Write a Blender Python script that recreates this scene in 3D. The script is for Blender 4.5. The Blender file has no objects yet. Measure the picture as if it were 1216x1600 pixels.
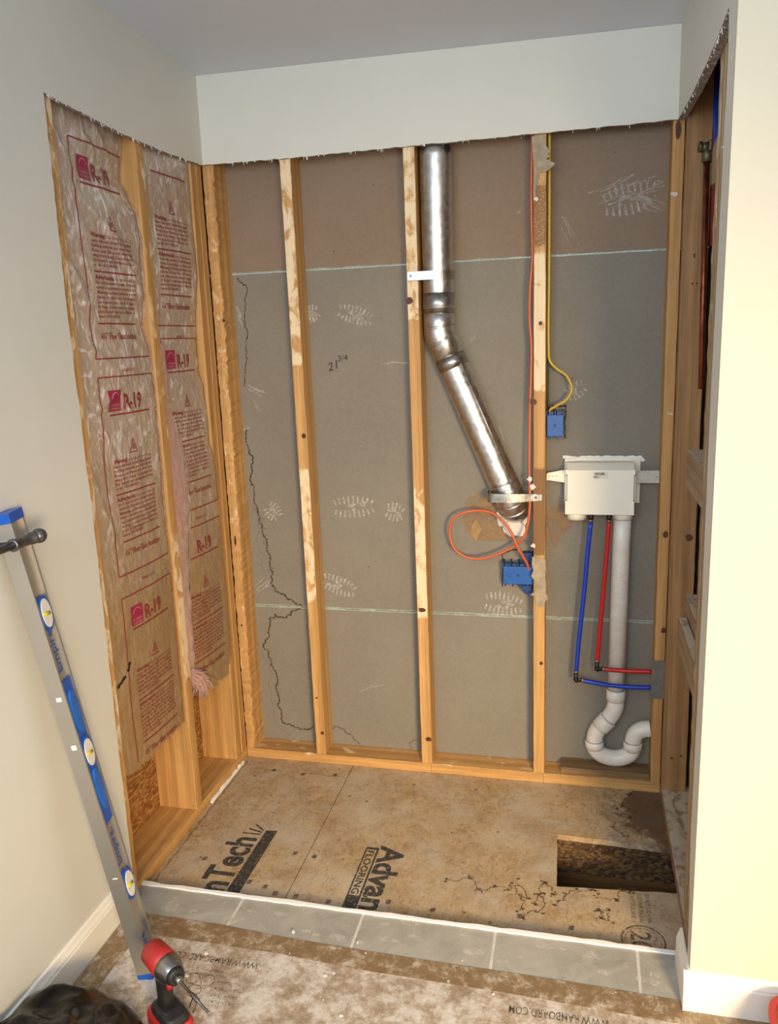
import bpy, bmesh, math, random
from mathutils import Vector, Matrix, noise
PI = math.pi
sc = bpy.context.scene
COL = sc.collection
# ------------------------------------------------------------------ camera
cam_data = bpy.data.cameras.new('camera')
cam = bpy.data.objects.new('camera', cam_data); COL.objects.link(cam)
sc.camera = cam
_yaw, _pit, _rol = -0.236, -0.2116, -0.0362
_f = Vector((math.sin(_yaw)*math.cos(_pit), math.cos(_yaw)*math.cos(_pit), math.sin(_pit)))
_r = _f.cross(Vector((0, 0, 1))).normalized(); _u = _r.cross(_f)
_r2 = _r*math.cos(_rol) + _u*math.sin(_rol); _u2 = -_r*math.sin(_rol) + _u*math.cos(_rol)
cam.matrix_world = Matrix(((_r2.x, _u2.x, -_f.x, 1.2435), (_r2.y, _u2.y, -_f.y, -2.6656), (_r2.z, _u2.z, -_f.z, 1.5732), (0, 0, 0, 1)))
cam_data.sensor_fit = 'HORIZONTAL'; cam_data.sensor_width = 36.0
cam_data.lens = 36.0*1261.5/1216.0
cam_data.clip_start = 0.02
# ------------------------------------------------------------------ world, lights, exposure
world = bpy.data.worlds.new('world'); sc.world = world; world.use_nodes = True
bg = world.node_tree.nodes['Background']; bg.inputs[0].default_value = (0.88, 0.92, 1.0, 1); bg.inputs[1].default_value = 0.78
def area(name, loc, aim, sx, sy, col, power):
    l = bpy.data.lights.new(name, 'AREA'); l.shape = 'RECTANGLE'; l.size = sx; l.size_y = sy; l.color = col; l.energy = power
    o = bpy.data.objects.new(name, l); COL.objects.link(o); o.location = loc
    o.rotation_euler = (Vector(aim)-Vector(loc)).to_track_quat('-Z', 'Y').to_euler(); return o
area('window_daylight', (1.15, -3.8, 2.1), (0.5, -0.5, 1.9), 1.2, 0.8, (0.80, 0.89, 1.0), 34)
area('added_cool_side_fill', (0.06, -3.1, 1.95), (1.5, -0.6, 1.7), 0.8, 0.9, (0.70, 0.84, 1.0), 24)  # unseen cool light added to brighten the right return strip and jamb
area('hall_lamp', (2.3, -3.9, 1.3), (0.9, -0.4, 0.0), 0.6, 0.6, (1.0, 0.75, 0.44), 30).data.spread = 1.25
sc.view_settings.view_transform = 'Standard'; sc.view_settings.look = 'None'
sc.view_settings.exposure = 0.0; sc.view_settings.gamma = 1.0; sc.view_settings.use_curve_mapping = False
# ------------------------------------------------------------------ node helpers
def lin(r, g, b):
    f = lambda c: (c/255/12.92) if c/255 <= .04045 else ((c/255+.055)/1.055)**2.4
    return (f(r), f(g), f(b), 1)
class NT:
    def __init__(s, name):
        s.m = bpy.data.materials.new(name); s.m.use_nodes = True; s.t = s.m.node_tree; s.n = s.t.nodes
        s.b = s.n['Principled BSDF']
    def new(s, ty, **k):
        n = s.n.new(ty)
        for a, v in k.items(): setattr(n, a, v)
        return n
    def link(s, a, b): s.t.links.new(a, b)
    def coord(s, rnd=True, kind='Object'):
        tc = s.new('ShaderNodeTexCoord'); o = tc.outputs[kind]
        if rnd:
            oi = s.new('ShaderNodeObjectInfo'); m = s.new('ShaderNodeMath', operation='MULTIPLY'); m.inputs[1].default_value = 37.0
            s.link(oi.outputs['Random'], m.inputs[0]); a = s.new('ShaderNodeVectorMath', operation='ADD')
            s.link(o, a.inputs[0]); s.link(m.outputs[0], a.inputs[1]); o = a.outputs[0]
        return o
    def mapping(s, vec, scale, rot=(0, 0, 0)):
        m = s.new('ShaderNodeMapping'); m.inputs['Scale'].default_value = scale; m.inputs['Rotation'].default_value = rot
        s.link(vec, m.inputs[0]); return m.outputs[0]
    def noise(s, vec, scale, detail=4, rough=.55, dist=0):
        n = s.new('ShaderNodeTexNoise'); n.inputs['Scale'].default_value = scale; n.inputs['Detail'].default_value = detail
        n.inputs['Roughness'].default_value = rough; n.inputs['Distortion'].default_value = dist
        if vec is not None: s.link(vec, n.inputs['Vector'])
        return n.outputs['Fac']
    def ramp(s, fac, stops, interp='LINEAR'):
        r = s.new('ShaderNodeValToRGB'); r.color_ramp.interpolation = interp; e = r.color_ramp.elements
        while len(e) < len(stops): e.new(.5)
        for i, (p, c) in enumerate(stops):
            e[i].position = p; e[i].color = c if len(c) == 4 else (*c, 1)
        s.link(fac, r.inputs[0]); return r.outputs[0]
    def gray(s, fac, a, b): return s.ramp(fac, [(a, (0, 0, 0, 1)), (b, (1, 1, 1, 1))])
    def mix(s, fac, a, b, mode='MIX'):
        m = s.new('ShaderNodeMix', data_type='RGBA', blend_type=mode)
        for src, i in ((fac, 0), (a, 6), (b, 7)):
            if isinstance(src, (int, float)): m.inputs[i].default_value = src
            elif isinstance(src, tuple): m.inputs[i].default_value = src
            else: s.link(src, m.inputs[i])
        return m.outputs[2]
    def math(s, op, a, b=0.0):
        m = s.new('ShaderNodeMath', operation=op)
        for i, v in enumerate((a, b)):
            if isinstance(v, (int, float)): m.inputs[i].default_value = v
            else: s.link(v, m.inputs[i])
        return m.outputs[0]
    def bump(s, h, strength=.3, dist=.002, prev=None):
        b = s.new('ShaderNodeBump'); b.inputs['Strength'].default_value = strength; b.inputs['Distance'].default_value = dist
        s.link(h, b.inputs['Height'])
        if prev is not None: s.link(prev, b.inputs['Normal'])
        s.link(b.outputs[0], s.b.inputs['Normal']); return b.outputs[0]
    def out(s, col, rough=.7, metal=0.0, **k):
        for v, nme in ((col, 'Base Color'), (rough, 'Roughness'), (metal, 'Metallic')):
            if isinstance(v, (int, float, tuple)): s.b.inputs[nme].default_value = v
            else: s.link(v, s.b.inputs[nme])
        for a, v in k.items():
            nm = a.replace('_', ' ')
            if isinstance(v, (int, float, tuple)): s.b.inputs[nm].default_value = v
            else: s.link(v, s.b.inputs[nm])
        return s.m
def plain(name, rgb, rough=.5, metal=0.0, nz=.08, sc_=60, **k):
    t = NT(name); c = t.coord(); n = t.noise(c, sc_, 3)
    d = tuple(x*(1-nz*2) for x in lin(*rgb)[:3])+(1,); l = tuple(min(1, x*(1+nz)) for x in lin(*rgb)[:3])+(1,)
    t.out(t.ramp(n, [(.3, d), (.7, l)]), rough, metal, **k); t.bump(n, .08, .001); return t.m
def wood(name, ax, c1, c2, palec, grime=0.2):
    t = NT(name); co = t.coord()
    al, ac = .9, 16.0
    s1 = [ac]*3; s1[ax] = al; s2 = [170.0]*3; s2[ax] = 5.0; s3 = [26.0]*3; s3[ax] = 14.0
    n1 = t.noise(t.mapping(co, s1), 1.0, 5, .6, .8)
    wv = t.new('ShaderNodeTexWave', wave_type='RINGS', rings_direction='XYZ'[ax]); wv.inputs['Scale'].default_value = 9; wv.inputs['Distortion'].default_value = 5; wv.inputs['Detail'].default_value = 3; wv.inputs['Detail Scale'].default_value = .6
    s4 = [1.0]*3; s4[ax] = .08; t.link(t.mapping(co, s4), wv.inputs['Vector'])
    n2 = t.noise(t.mapping(co, s2), 1.0, 3)
    base = t.ramp(n1, [(.28, lin(*c1)), (.72, lin(*c2))])
    base = t.mix(t.math('MULTIPLY', wv.outputs['Fac'], .42), base, tuple(x*.62 for x in lin(*c1)[:3])+(1,))
    base = t.mix(t.math('MULTIPLY', t.gray(n2, .42, .70), .45), base, tuple(x*.5 for x in lin(*c1)[:3])+(1,))
    at = t.new('ShaderNodeAttribute', attribute_name='wear'); sp = t.new('ShaderNodeSeparateColor'); t.link(at.outputs['Color'], sp.inputs[0])
    n3 = t.noise(t.mapping(co, s3), 1.0, 4, .6, .5)
    pm = t.gray(t.math('ADD', sp.outputs[0], t.math('MULTIPLY', t.math('SUBTRACT', n3, .5), 1.8)), .42, .64)
    pal = t.mix(t.math('MULTIPLY', t.gray(n2, .4, .7), .25), lin(*palec), lin(*c2))
    base = t.mix(t.math('MULTIPLY', pm, .85), base, pal)
    n4 = t.noise(co, 260, 2)
    dm = t.gray(t.math('ADD', sp.outputs[1], t.math('MULTIPLY', t.math('SUBTRACT', n4, .5), .9)), .5, .66)
    base = t.mix(t.math('MULTIPLY', dm, .8), base, lin(112, 72, 34))
    vo = t.new('ShaderNodeTexVoronoi', feature='F1'); vo.inputs['Scale'].default_value = 22; t.link(co, vo.inputs['Vector'])
    sp2 = t.gray(vo.outputs['Distance'], .03, .06); gate = t.gray(t.noise(co, 11, 2), .62, .64)
    inv = t.math('MULTIPLY', t.math('SUBTRACT', 1.0, sp2), gate)
    base = t.mix(t.math('MULTIPLY', inv, .8), base, lin(60, 34, 18))
    n5 = t.noise(co, 5, 5, .7)
    base = t.mix(t.math('MULTIPLY', t.gray(n5, .55, .8), grime), base, lin(120, 92, 62))
    t.out(base, .62); bp = t.bump(n2, .25, .0012); t.bump(n3, .15, .002, bp); return t.m
FR1, FR2, PALE = (190, 140, 80), (222, 176, 110), (238, 220, 184)
WZ = wood('pine_upright', 2, FR1, FR2, PALE); WX = wood('pine_lengthwise', 0, FR1, FR2, PALE); WY = wood('pine_crosswise', 1, FR1, FR2, PALE)
OZ = wood('weathered_pine_upright', 2, (154, 126, 90), (196, 170, 128), (206, 190, 160), .5)
OY = wood('weathered_pine_crosswise', 1, (142, 114, 84), (184, 160, 128), (206, 196, 178), .5)
OX = wood('weathered_pine_lengthwise', 0, (120, 92, 58), (158, 128, 88), (206, 190, 160), .5)
DX = wood('damp_pine', 0, (104, 72, 40), (146, 108, 64), (150, 120, 84), .5)
def paint(name, rgb, bumpy=.05):
    t = NT(name); c = t.coord(False); n = t.noise(c, 3, 3); n2 = t.noise(c, 420, 2)
    a = lin(*rgb); b = tuple(x*.955 for x in a[:3])+(1,)
    t.out(t.ramp(n, [(.3, b), (.7, a)]), .55); t.bump(n2, bumpy, .001); return t.m
PAINT = paint('greige_paint', (214, 212, 201)); CEILP = paint('ceiling_paint', (214, 220, 230)); PAINTC = paint('cream_paint', (208, 200, 176)); TRIM = paint('white_trim', (238, 234, 222), .01)
def gyps():
    t = NT('gypsum_edge'); c = t.coord(False); n = t.noise(t.mapping(c, (60, 60, 60)), 1, 5, .7); n2 = t.noise(c, 300, 3)
    t.out(t.ramp(n, [(.3, lin(104, 96, 90)), (.6, lin(168, 160, 152)), (.8, lin(206, 200, 192))]), .9); t.bump(n, 1, .004); return t.m
GYP = gyps()
def backpaper(name, c1, c2, c3):
    t = NT(name); c = t.coord(False); n = t.noise(c, 2.2, 5, .6); n2 = t.noise(c, 90, 5, .65); n3 = t.noise(t.mapping(c, (14, 14, 90)), 1, 4)
    col = t.ramp(n, [(.3, lin(*c1)), (.7, lin(*c2))]); col = t.mix(t.math('MULTIPLY', t.gray(n2, .35, .75), .35), col, lin(*c3))
    col = t.mix(t.math('MULTIPLY', t.gray(n3, .58, .8), .22), col, lin(*c3))
    vo = t.new('ShaderNodeTexVoronoi'); vo.inputs['Scale'].default_value = 9; t.link(c, vo.inputs['Vector'])
    col = t.mix(t.math('MULTIPLY', t.math('SUBTRACT', 1.0, t.gray(vo.outputs['Distance'], .012, .03)), .8), col, lin(48, 42, 36))
    t.out(col, .75); t.bump(n2, .15, .001); return t.m
GREYP = backpaper('grey_paper_back', (121, 114, 102), (133, 126, 113), (146, 139, 126)); BROWNP = backpaper('brown_paper_back', (128, 108, 88), (138, 118, 98), (149, 132, 113))
def osb(name, c1, c2, c3, s=1.0):
    t = NT(name); c = t.coord(False); v = t.new('ShaderNodeTexVoronoi', feature='F1'); v.inputs['Scale'].default_value = 30*s; v.inputs['Randomness'].default_value = 1
    t.link(t.mapping(t.new('ShaderNodeTexCoord').outputs['Object'], (1, .55, 1.7), (.3, .2, .5)), v.inputs['Vector'])
    n = t.noise(c, 60*s, 6, .7, 1.5); sp = t.new('ShaderNodeSeparateColor'); t.link(v.outputs['Color'], sp.inputs[0])
    col = t.ramp(t.math('ADD', t.math('MULTIPLY', sp.outputs[0], .55), t.math('MULTIPLY', n, .45)), [(.2, lin(*c1)), (.5, lin(*c2)), (.8, lin(*c3))])
    t.out(col, .7); t.bump(n, .5, .002); return t.m
OSB = osb('strand_board', (108, 66, 30), (156, 106, 54), (192, 144, 82), 3.4); OSBD = osb('dark_strand_board', (44, 28, 14), (86, 60, 32), (126, 98, 60), 3.0)
def subfl():
    t = NT('subfloor_board'); c = t.coord(False)
    n = t.noise(c, 7, 8, .72, .6); n2 = t.noise(t.mapping(c, (60, 28, 60), (0, 0, .6)), 1, 6, .7, 2); n3 = t.noise(t.mapping(c, (26, 60, 60), (0, 0, -.5)), 1, 5, .7, 2)
    col = t.ramp(n, [(.25, lin(146, 118, 82)), (.5, lin(178, 150, 110)), (.75, lin(202, 180, 144))])
    col = t.mix(t.math('MULTIPLY', t.gray(n2, .53, .60), .6), col, lin(120, 90, 58))
    col = t.mix(t.math('MULTIPLY', t.gray(n3, .55, .66), .6), col, lin(206, 182, 146))
    sx = t.new('ShaderNodeSeparateXYZ'); t.link(c, sx.inputs[0])
    # dust settled in the rear half, wet rot in the back right corner
    dst = t.math('MULTIPLY', t.gray(t.noise(c, 5, 6, .7), .42, .66), .6)
    col = t.mix(dst, col, lin(196, 186, 170))
    d = t.new('ShaderNodeVectorMath', operation='DISTANCE'); mp = t.mapping(c, (1.0, .62, 1)); t.link(mp, d.inputs[0]); d.inputs[1].default_value = (.73, .434, 0)
    wet = t.math('ADD', d.outputs['Value'], t.math('MULTIPLY', t.math('SUBTRACT', t.noise(c, 16, 5, .7), .5), .28))
    wm = t.math('SUBTRACT', 1.0, t.gray(wet, .115, .155)); col = t.mix(t.math('MULTIPLY', wm, .8), col, lin(80, 46, 16))
    wl = t.math('MULTIPLY', t.gray(wet, .16, .172), t.math('SUBTRACT', 1.0, t.gray(wet, .178, .192)))
    col = t.mix(t.math('MULTIPLY', wl, .45), col, lin(96, 70, 40))
    v = t.new('ShaderNodeTexVoronoi'); v.inputs['Scale'].default_value = 13; t.link(c, v.inputs['Vector'])
    col = t.mix(t.math('MULTIPLY', t.math('SUBTRACT', 1.0, t.gray(v.outputs['Distance'], .05, .09)), .7), col, lin(84, 66, 46))
    t.out(col, .78); t.bump(n2, .3, .0015); return t.m
SUBF = subfl()
def ramb():
    t = NT('floor_paper'); c = t.coord(False); n = t.noise(c, 17, 12, .8, .15); n2 = t.noise(c, 90, 5, .7, .4); n3 = t.noise(t.mapping(c, (7, 9, 1), (0, 0, .3)), 1, 8, .75, .3)
    f = t.math('ADD', t.math('MULTIPLY', n, .6), t.math('MULTIPLY', n3, .4))
    col = t.ramp(f, [(.40, lin(138, 116, 94)), (.48, lin(166, 148, 128)), (.54, lin(198, 188, 176)), (.66, lin(222, 216, 208))])
    col = t.mix(t.math('MULTIPLY', t.gray(n2, .56, .7), .4), col, lin(228, 222, 214))
    t.out(col, .85); t.bump(n2, .12, .001); return t.m
RAMB = ramb()
def tapem():
    t = NT('brown_tape'); c = t.coord(False); n = t.noise(c, 20, 10, .82, .3); n2 = t.noise(c, 120, 4)
    col = t.ramp(n, [(.3, lin(116, 92, 62)), (.5, lin(136, 112, 82)), (.56, lin(164, 146, 122)), (.66, lin(204, 194, 180))])
    t.out(col, .45); t.bump(n2, .15, .001); return t.m
TAPE = tapem()
def tilem():
    t = NT('grey_tile'); c = t.coord(False); n = t.noise(c, 9, 7, .7, 1); n2 = t.noise(c, 40, 6, .7, 1)
    col = t.ramp(n, [(.3, lin(150, 146, 135)), (.7, lin(180, 175, 164))]); col = t.mix(t.math('MULTIPLY', t.gray(n2, .6, .75), .5), col, lin(206, 200, 192))
    t.out(col, .5); return t.m
TILE = tilem(); GROUT = plain('grout', (206, 202, 194), .85); THIN = plain('white_thinset', (250, 248, 242), .8, 0, .02, 90)
def galv(name, base=.66, rough=.24, bu=.16):
    t = NT(name); c = t.coord(False); n = t.noise(c, 55, 4); v = t.new('ShaderNodeTexVoronoi'); v.inputs['Scale'].default_value = 70; t.link(c, v.inputs['Vector'])
    t.out(t.ramp(n, [(.3, (base*.82, base*.82, base*.80, 1)), (.7, (base*1.08, base*1.08, base*1.06, 1))]), t.ramp(n, [(.3, (rough*.8,)*3), (.7, (rough*1.3,)*3)]), 1.0)
    bp = t.bump(t.noise(c, 30, 2), bu, .003); t.bump(v.outputs['Distance'], .04, .001, bp); return t.m
GALV = galv('galvanised_steel', .68, .33); GALVD = galv('foil_tape', .42, .34); ALU = plain('brushed_aluminium', (178, 174, 166), .42, .75, .02, 8); STRAP = galv('strap_steel', .42, .34)
PLATE = plain('nail_plate_steel', (134, 132, 126), .5, .6)
PVC = None
def pvcm():
    t = NT('white_pvc'); c = t.coord(False); n = t.noise(c, 14, 5, .7); v = t.new('ShaderNodeTexVoronoi'); v.inputs['Scale'].default_value = 120; t.link(c, v.inputs['Vector'])
    col = t.ramp(n, [(.35, lin(228, 220, 202)), (.65, lin(246, 241, 230))]); sp = t.math('MULTIPLY', t.math('SUBTRACT', 1.0, t.gray(v.outputs['Distance'], .1, .2)), t.gray(t.noise(c, 22, 4), .5, .62))
    t.out(t.mix(t.math('MULTIPLY', sp, .6), col, lin(88, 76, 58)), .35); return t.m
PVC = pvcm(); BOXW = plain('ivory_plastic', (244, 238, 218), .4, 0, .01, 9); BLUEP = plain('blue_plastic', (28, 92, 168), .38, 0, .06); BLUED = plain('dark_blue_plastic', (16, 58, 116), .45)
PEXB = plain('blue_tube', (24, 62, 178), .32, 0, .05); PEXR = plain('red_tube', (196, 34, 34), .32, 0, .05); BLACK = plain('black_fitting', (26, 24, 24), .4); BRASS = plain('brass_ring', (168, 140, 100), .35, .8)
ORC = plain('orange_jacket', (204, 102, 62), .42, 0, .05); YEC = plain('yellow_jacket', (206, 176, 52), .42, 0, .05); GREC = plain('dark_green_jacket', (58, 74, 50), .5)
COPPER = plain('tarnished_copper', (138, 76, 56), .33, .9, .25, 30); CAST = plain('tarnished_brass', (104, 98, 76), .5, .7, .25, 60)
def krf():
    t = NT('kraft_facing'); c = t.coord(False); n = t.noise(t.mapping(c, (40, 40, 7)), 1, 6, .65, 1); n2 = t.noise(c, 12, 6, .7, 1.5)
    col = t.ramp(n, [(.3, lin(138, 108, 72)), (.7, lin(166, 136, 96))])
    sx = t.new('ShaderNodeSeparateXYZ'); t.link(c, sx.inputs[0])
    sheen_up = t.gray(sx.outputs[2], .45, 1.1); n6 = t.noise(t.mapping(c, (20, 26, 11), (.7, 0, 0)), 1, 6, .6, 2.5); film_sheen = t.math('ADD', t.math('MULTIPLY', t.gray(n6, .52, .66), t.math('ADD', t.math('MULTIPLY', sheen_up, .62), .07)), t.math('MULTIPLY', sheen_up, .26))  # whitish streaks and paler top: the film's sheen painted into the colour
    col = t.mix(film_sheen, col, lin(222, 216, 214))
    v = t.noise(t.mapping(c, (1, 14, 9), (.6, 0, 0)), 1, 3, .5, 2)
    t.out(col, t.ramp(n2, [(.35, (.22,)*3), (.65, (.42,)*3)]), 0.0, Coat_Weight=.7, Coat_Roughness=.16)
    rg = t.math('ABSOLUTE', t.math('SUBTRACT', v, .5)); bp = t.bump(rg, .5, .014); t.bump(t.noise(c, 60, 4, .6, 1), .25, .003, bp); return t.m
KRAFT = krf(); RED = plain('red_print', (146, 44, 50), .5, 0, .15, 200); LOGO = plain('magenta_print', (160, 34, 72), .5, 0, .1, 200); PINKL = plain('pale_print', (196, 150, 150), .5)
def pinkm():
    t = NT('pink_fibreglass'); c = t.coord(False); n = t.noise(t.mapping(c, (60, 60, 14)), 1, 8, .75, 2); n2 = t.noise(c, 320, 4, .7)
    t.out(t.ramp(n, [(.3, lin(160, 112, 98)), (.55, lin(196, 148, 130)), (.75, lin(220, 196, 178))]), .95, 0, Sheen_Weight=.4); t.bump(n2, 1, .004); return t.m
PINK = pinkm()
DUSTM = None
def alpham(name, rgb, sc_, lo, hi, amax, rough=.9):
    t = NT(name); c = t.coord(False); n = t.noise(c, sc_, 5, .7); a = t.math('MULTIPLY', t.gray(n, lo, hi), amax)
    return t.out(lin(*rgb), rough, 0, Alpha=a)
DUST = alpham('plaster_dust', (232, 226, 214), 110, .34, .62, .5); STAIN = alpham('water_stain', (72, 60, 44), 90, .30, .55, .8); STAINF = alpham('floor_stain', (84, 58, 38), 70, .34, .56, .85); STAINL = alpham('faint_stain', (84, 74, 62), 60, .3, .6, .4)
INK = alpham('black_ink', (58, 57, 53), 90, .28, .48, .85); INKS = alpham('faded_ink', (70, 64, 56), 120, .34, .55, .7); MARK = plain('marker_ink', (44, 36, 30), .6); RUB = alpham('torn_face_paper', (166, 134, 98), 26, .34, .56, .7)
SCRAP = plain('torn_paper', (168, 152, 128), .9, 0, .12, 50); SCRAPB = plain('brown_paper_scrap', (166, 134, 94), .9, 0, .1, 40); FOAM = plain('white_foam', (226, 216, 206), .9, 0, .08, 60)
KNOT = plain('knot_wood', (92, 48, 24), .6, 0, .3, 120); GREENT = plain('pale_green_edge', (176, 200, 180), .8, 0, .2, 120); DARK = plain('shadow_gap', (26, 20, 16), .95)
LBLU = plain('level_blue', (20, 84, 178), .35, 0, .05); VIAL = plain('white_ring', (232, 230, 220), .35, 0, .03); VIALY = plain('yellow_vial', (206, 186, 40), .15, 0, .03); BLUPR = plain('blue_print', (44, 92, 168), .5)
GUN = plain('grey_metal', (112, 110, 108), .32, .85, .06); REDP = plain('red_plastic', (170, 40, 38), .45, 0, .06); BLKP = plain('black_rubber', (30, 29, 30), .55, 0, .1); CHROME = plain('worn_steel', (150, 150, 150), .3, .95, .15)
def bagm():
    t = NT('black_film'); c = t.coord(False); n = t.noise(c, 30, 5, .6, 1.5)
    t.out(lin(6, 6, 7), .2, 0, Specular_IOR_Level=.3); t.bump(n, .16, .004); return t.m
BAG = bagm()
# ------------------------------------------------------------------ mesh helpers
class MB:
    def __init__(s): s.v = []; s.f = []; s.m = []; s.w = {}
    def add(s, vs, fs, mi=0):
        o = len(s.v); s.v += [tuple(v) for v in vs]; s.f += [tuple(i+o for i in f) for f in fs]; s.m += [mi]*len(fs); return s
    def box(s, x0, x1, y0, y1, z0, z1, mi=0, ch=0.0):
        if ch <= 0:
            return s.add([(x, y, z) for z in (z0, z1) for y in (y0, y1) for x in (x0, x1)], [(0, 2, 3, 1), (4, 5, 7, 6), (0, 1, 5, 4), (2, 6, 7, 3), (0, 4, 6, 2), (1, 3, 7, 5)], mi)
        bm = bmesh.new(); bmesh.ops.create_cube(bm, size=1)
        bmesh.ops.scale(bm, vec=(x1-x0, y1-y0, z1-z0), verts=bm.verts); bmesh.ops.translate(bm, vec=((x0+x1)/2, (y0+y1)/2, (z0+z1)/2), verts=bm.verts)
        bmesh.ops.bevel(bm, geom=bm.edges[:], offset=ch, segments=2, affect='EDGES', profile=.6)
        vs = [v.co.copy() for v in bm.verts]; fs = [[v.index for v in f.verts] for f in bm.faces]; bm.free(); return s.add(vs, fs, mi)
    def tube(s, pts, r, n=14, cap=True, mi=0):
        pts = [Vector(p) for p in pts]; rs = r if isinstance(r, (list, tuple)) else [r]*len(pts)
        t0 = (pts[1]-pts[0]).normalized(); a = t0.orthogonal().normalized(); vs = []; N = len(pts)
        for i, p in enumerate(pts):
            t = (pts[min(i+1, N-1)]-pts[max(i-1, 0)]).normalized(); a = (a-t*a.dot(t)).normalized(); b = t.cross(a)
            for k in range(n):
                q = 2*PI*k/n; vs.append(p+(a*math.cos(q)+b*math.sin(q))*rs[i])
        fs = [(i*n+k, i*n+(k+1) % n, (i+1)*n+(k+1) % n, (i+1)*n+k) for i in range(N-1) for k in range(n)]
        if cap: fs += [tuple(range(n-1, -1, -1)), tuple((N-1)*n+k for k in range(n))]
        return s.add(vs, fs, mi)
    def prism(s, outline, fn, d0, d1, mi=0, mside=None):
        # outline 2-D points, fn(u, v, d) -> 3-D
        n = len(outline); vs = [fn(u, v, d0) for u, v in outline]+[fn(u, v, d1) for u, v in outline]
        o = len(s.v); s.add(vs, [tuple(range(n-1, -1, -1)), tuple(range(n, 2*n))], mi)
        s.f += [(o+i, o+(i+1) % n, o+n+(i+1) % n, o+n+i) for i in range(n)]; s.m += [mi if mside is None else mside]*n; return s
    def build(s, name, mats, parent=None, smooth=False, origin=None):
        me = bpy.data.meshes.new(name)
        if parent is not None: org = Vector(parent['_o'])
        elif origin is not None: org = Vector(origin)
        else:
            xs, ys, zs = zip(*s.v); org = Vector(((min(xs)+max(xs))/2, (min(ys)+max(ys))/2, min(zs)))
        me.from_pydata([tuple(Vector(v)-org) for v in s.v], [], s.f)
        mats = mats if isinstance(mats, (list, tuple)) else [mats]
        for m in mats: me.materials.append(m)
        me.polygons.foreach_set('material_index', s.m)
        if smooth: me.polygons.foreach_set('use_smooth', [True]*len(s.f))
        if s.w:
            ca = me.color_attributes.new('wear', 'FLOAT_COLOR', 'POINT')
            for i in range(len(s.v)):
                w = s.w.get(i, (0, 0)); ca.data[i].color = (w[0], w[1], 0, 1)
        bm = bmesh.new(); bm.from_mesh(me); bmesh.ops.recalc_face_normals(bm, faces=bm.faces); bm.to_mesh(me); bm.free()
        o = bpy.data.objects.new(name, me); COL.objects.link(o)
        if parent is not None: o.parent = parent
        else: o.location = org
        o['_o'] = tuple(org); return o
def tag(o, label, cat, group=None, kind=None):
    if label: o['label'] = label
    if cat: o['category'] = cat
    if group: o['group'] = group
    if kind: o['kind'] = kind
    return o
def struct(o): o['kind'] = 'structure'; return o
def stuff(o): o['kind'] = 'stuff'; return o
def empty(name, loc, label=None, cat=None, group=None):
    o = bpy.data.objects.new(name, None); COL.objects.link(o); o.location = loc; o['_o'] = tuple(loc); o.empty_display_size = .05
    return tag(o, label, cat, group)
def jag(p0, p1, n, amp, seed=0):
    R = random.Random(seed); a, b = Vector(p0), Vector(p1); d = (b-a); nn = Vector((-d.y, d.x)).normalized(); o = []
    for i in range(n):
        q = a+d*(i/n); o.append(tuple(q+nn*R.uniform(-amp, amp)*(0 if i == 0 else 1)))
    return o
def smooth_path(pts, per=6):
    P = [Vector(p) for p in pts]; P = [P[0]*2-P[1]]+P+[P[-1]*2-P[-2]]; o = []
    for i in range(1, len(P)-2):
        for k in range(per):
            t = k/per; a, b, c, d = P[i-1:i+3]
            o.append(.5*((2*b)+(c-a)*t+(2*a-5*b+4*c-d)*t*t+(3*b-a-3*c+d)*t**3))
    o.append(P[-2]); return o
def lumber(ax, a0, a1, s0, s1=None, seg=40, ch=.0018, jit=.0006, wear=None, seed=0, wane=0.0):
    # ax: length axis; s = (u0,u1,v0,v1) on the other two axes at each end; wear(front?, a)->(pale,dark)
    R = random.Random(seed); s1 = s1 or s0; m = MB(); oth = [i for i in range(3) if i != ax]
    for i in range(seg+1):
        t = i/seg; a = a0+(a1-a0)*t; u0, u1, v0, v1 = [s0[k]+(s1[k]-s0[k])*t for k in range(4)]; c = ch
        ring = [(u0+c, v0), (u1-c, v0), (u1, v0+c), (u1, v1-c), (u1-c, v1), (u0+c, v1), (u0, v1-c), (u0, v0+c)]
        for k, (u, v) in enumerate(ring):
            w = R.uniform(0, wane) if k in (1, 2) else 0
            p = [0, 0, 0]; p[ax] = a; p[oth[0]] = u+R.uniform(-jit, jit)-w; p[oth[1]] = v+R.uniform(-jit, jit)+(w*.6 if k == 1 else 0)
            m.v.append(tuple(p))
            m.w[len(m.v)-1] = wear(k, a) if wear else (0, 0)
    for i in range(seg):
        for k in range(8):
            m.f.append((i*8+k, i*8+(k+1) % 8, (i+1)*8+(k+1) % 8, (i+1)*8+k)); m.m.append(0)
    m.f += [tuple(range(7, -1, -1)), tuple(seg*8+k for k in range(8))]; m.m += [0, 0]; return m
def ranges(pale, dark=()):
    def f(k, a):
        fr = k in (0, 1); p = max([0]+[w for z0, z1, w in pale if z0 <= a <= z1]); d = max([0]+[w for z0, z1, w in dark if z0 <= a <= z1])
        return (p if fr else p*.1, d if fr else 0)
    return f
def blob2(cx, cy, rx, ry, n=14, amp=.25, seed=0):
    R = random.Random(seed); return [(cx+math.cos(2*PI*i/n)*rx*(1+R.uniform(-amp, amp)), cy+math.sin(2*PI*i/n)*ry*(1+R.uniform(-amp, amp))) for i in range(n)]
def fan(m, pts3, mi=0):
    return m.add(pts3, [tuple(range(len(pts3)))], mi)
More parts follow.
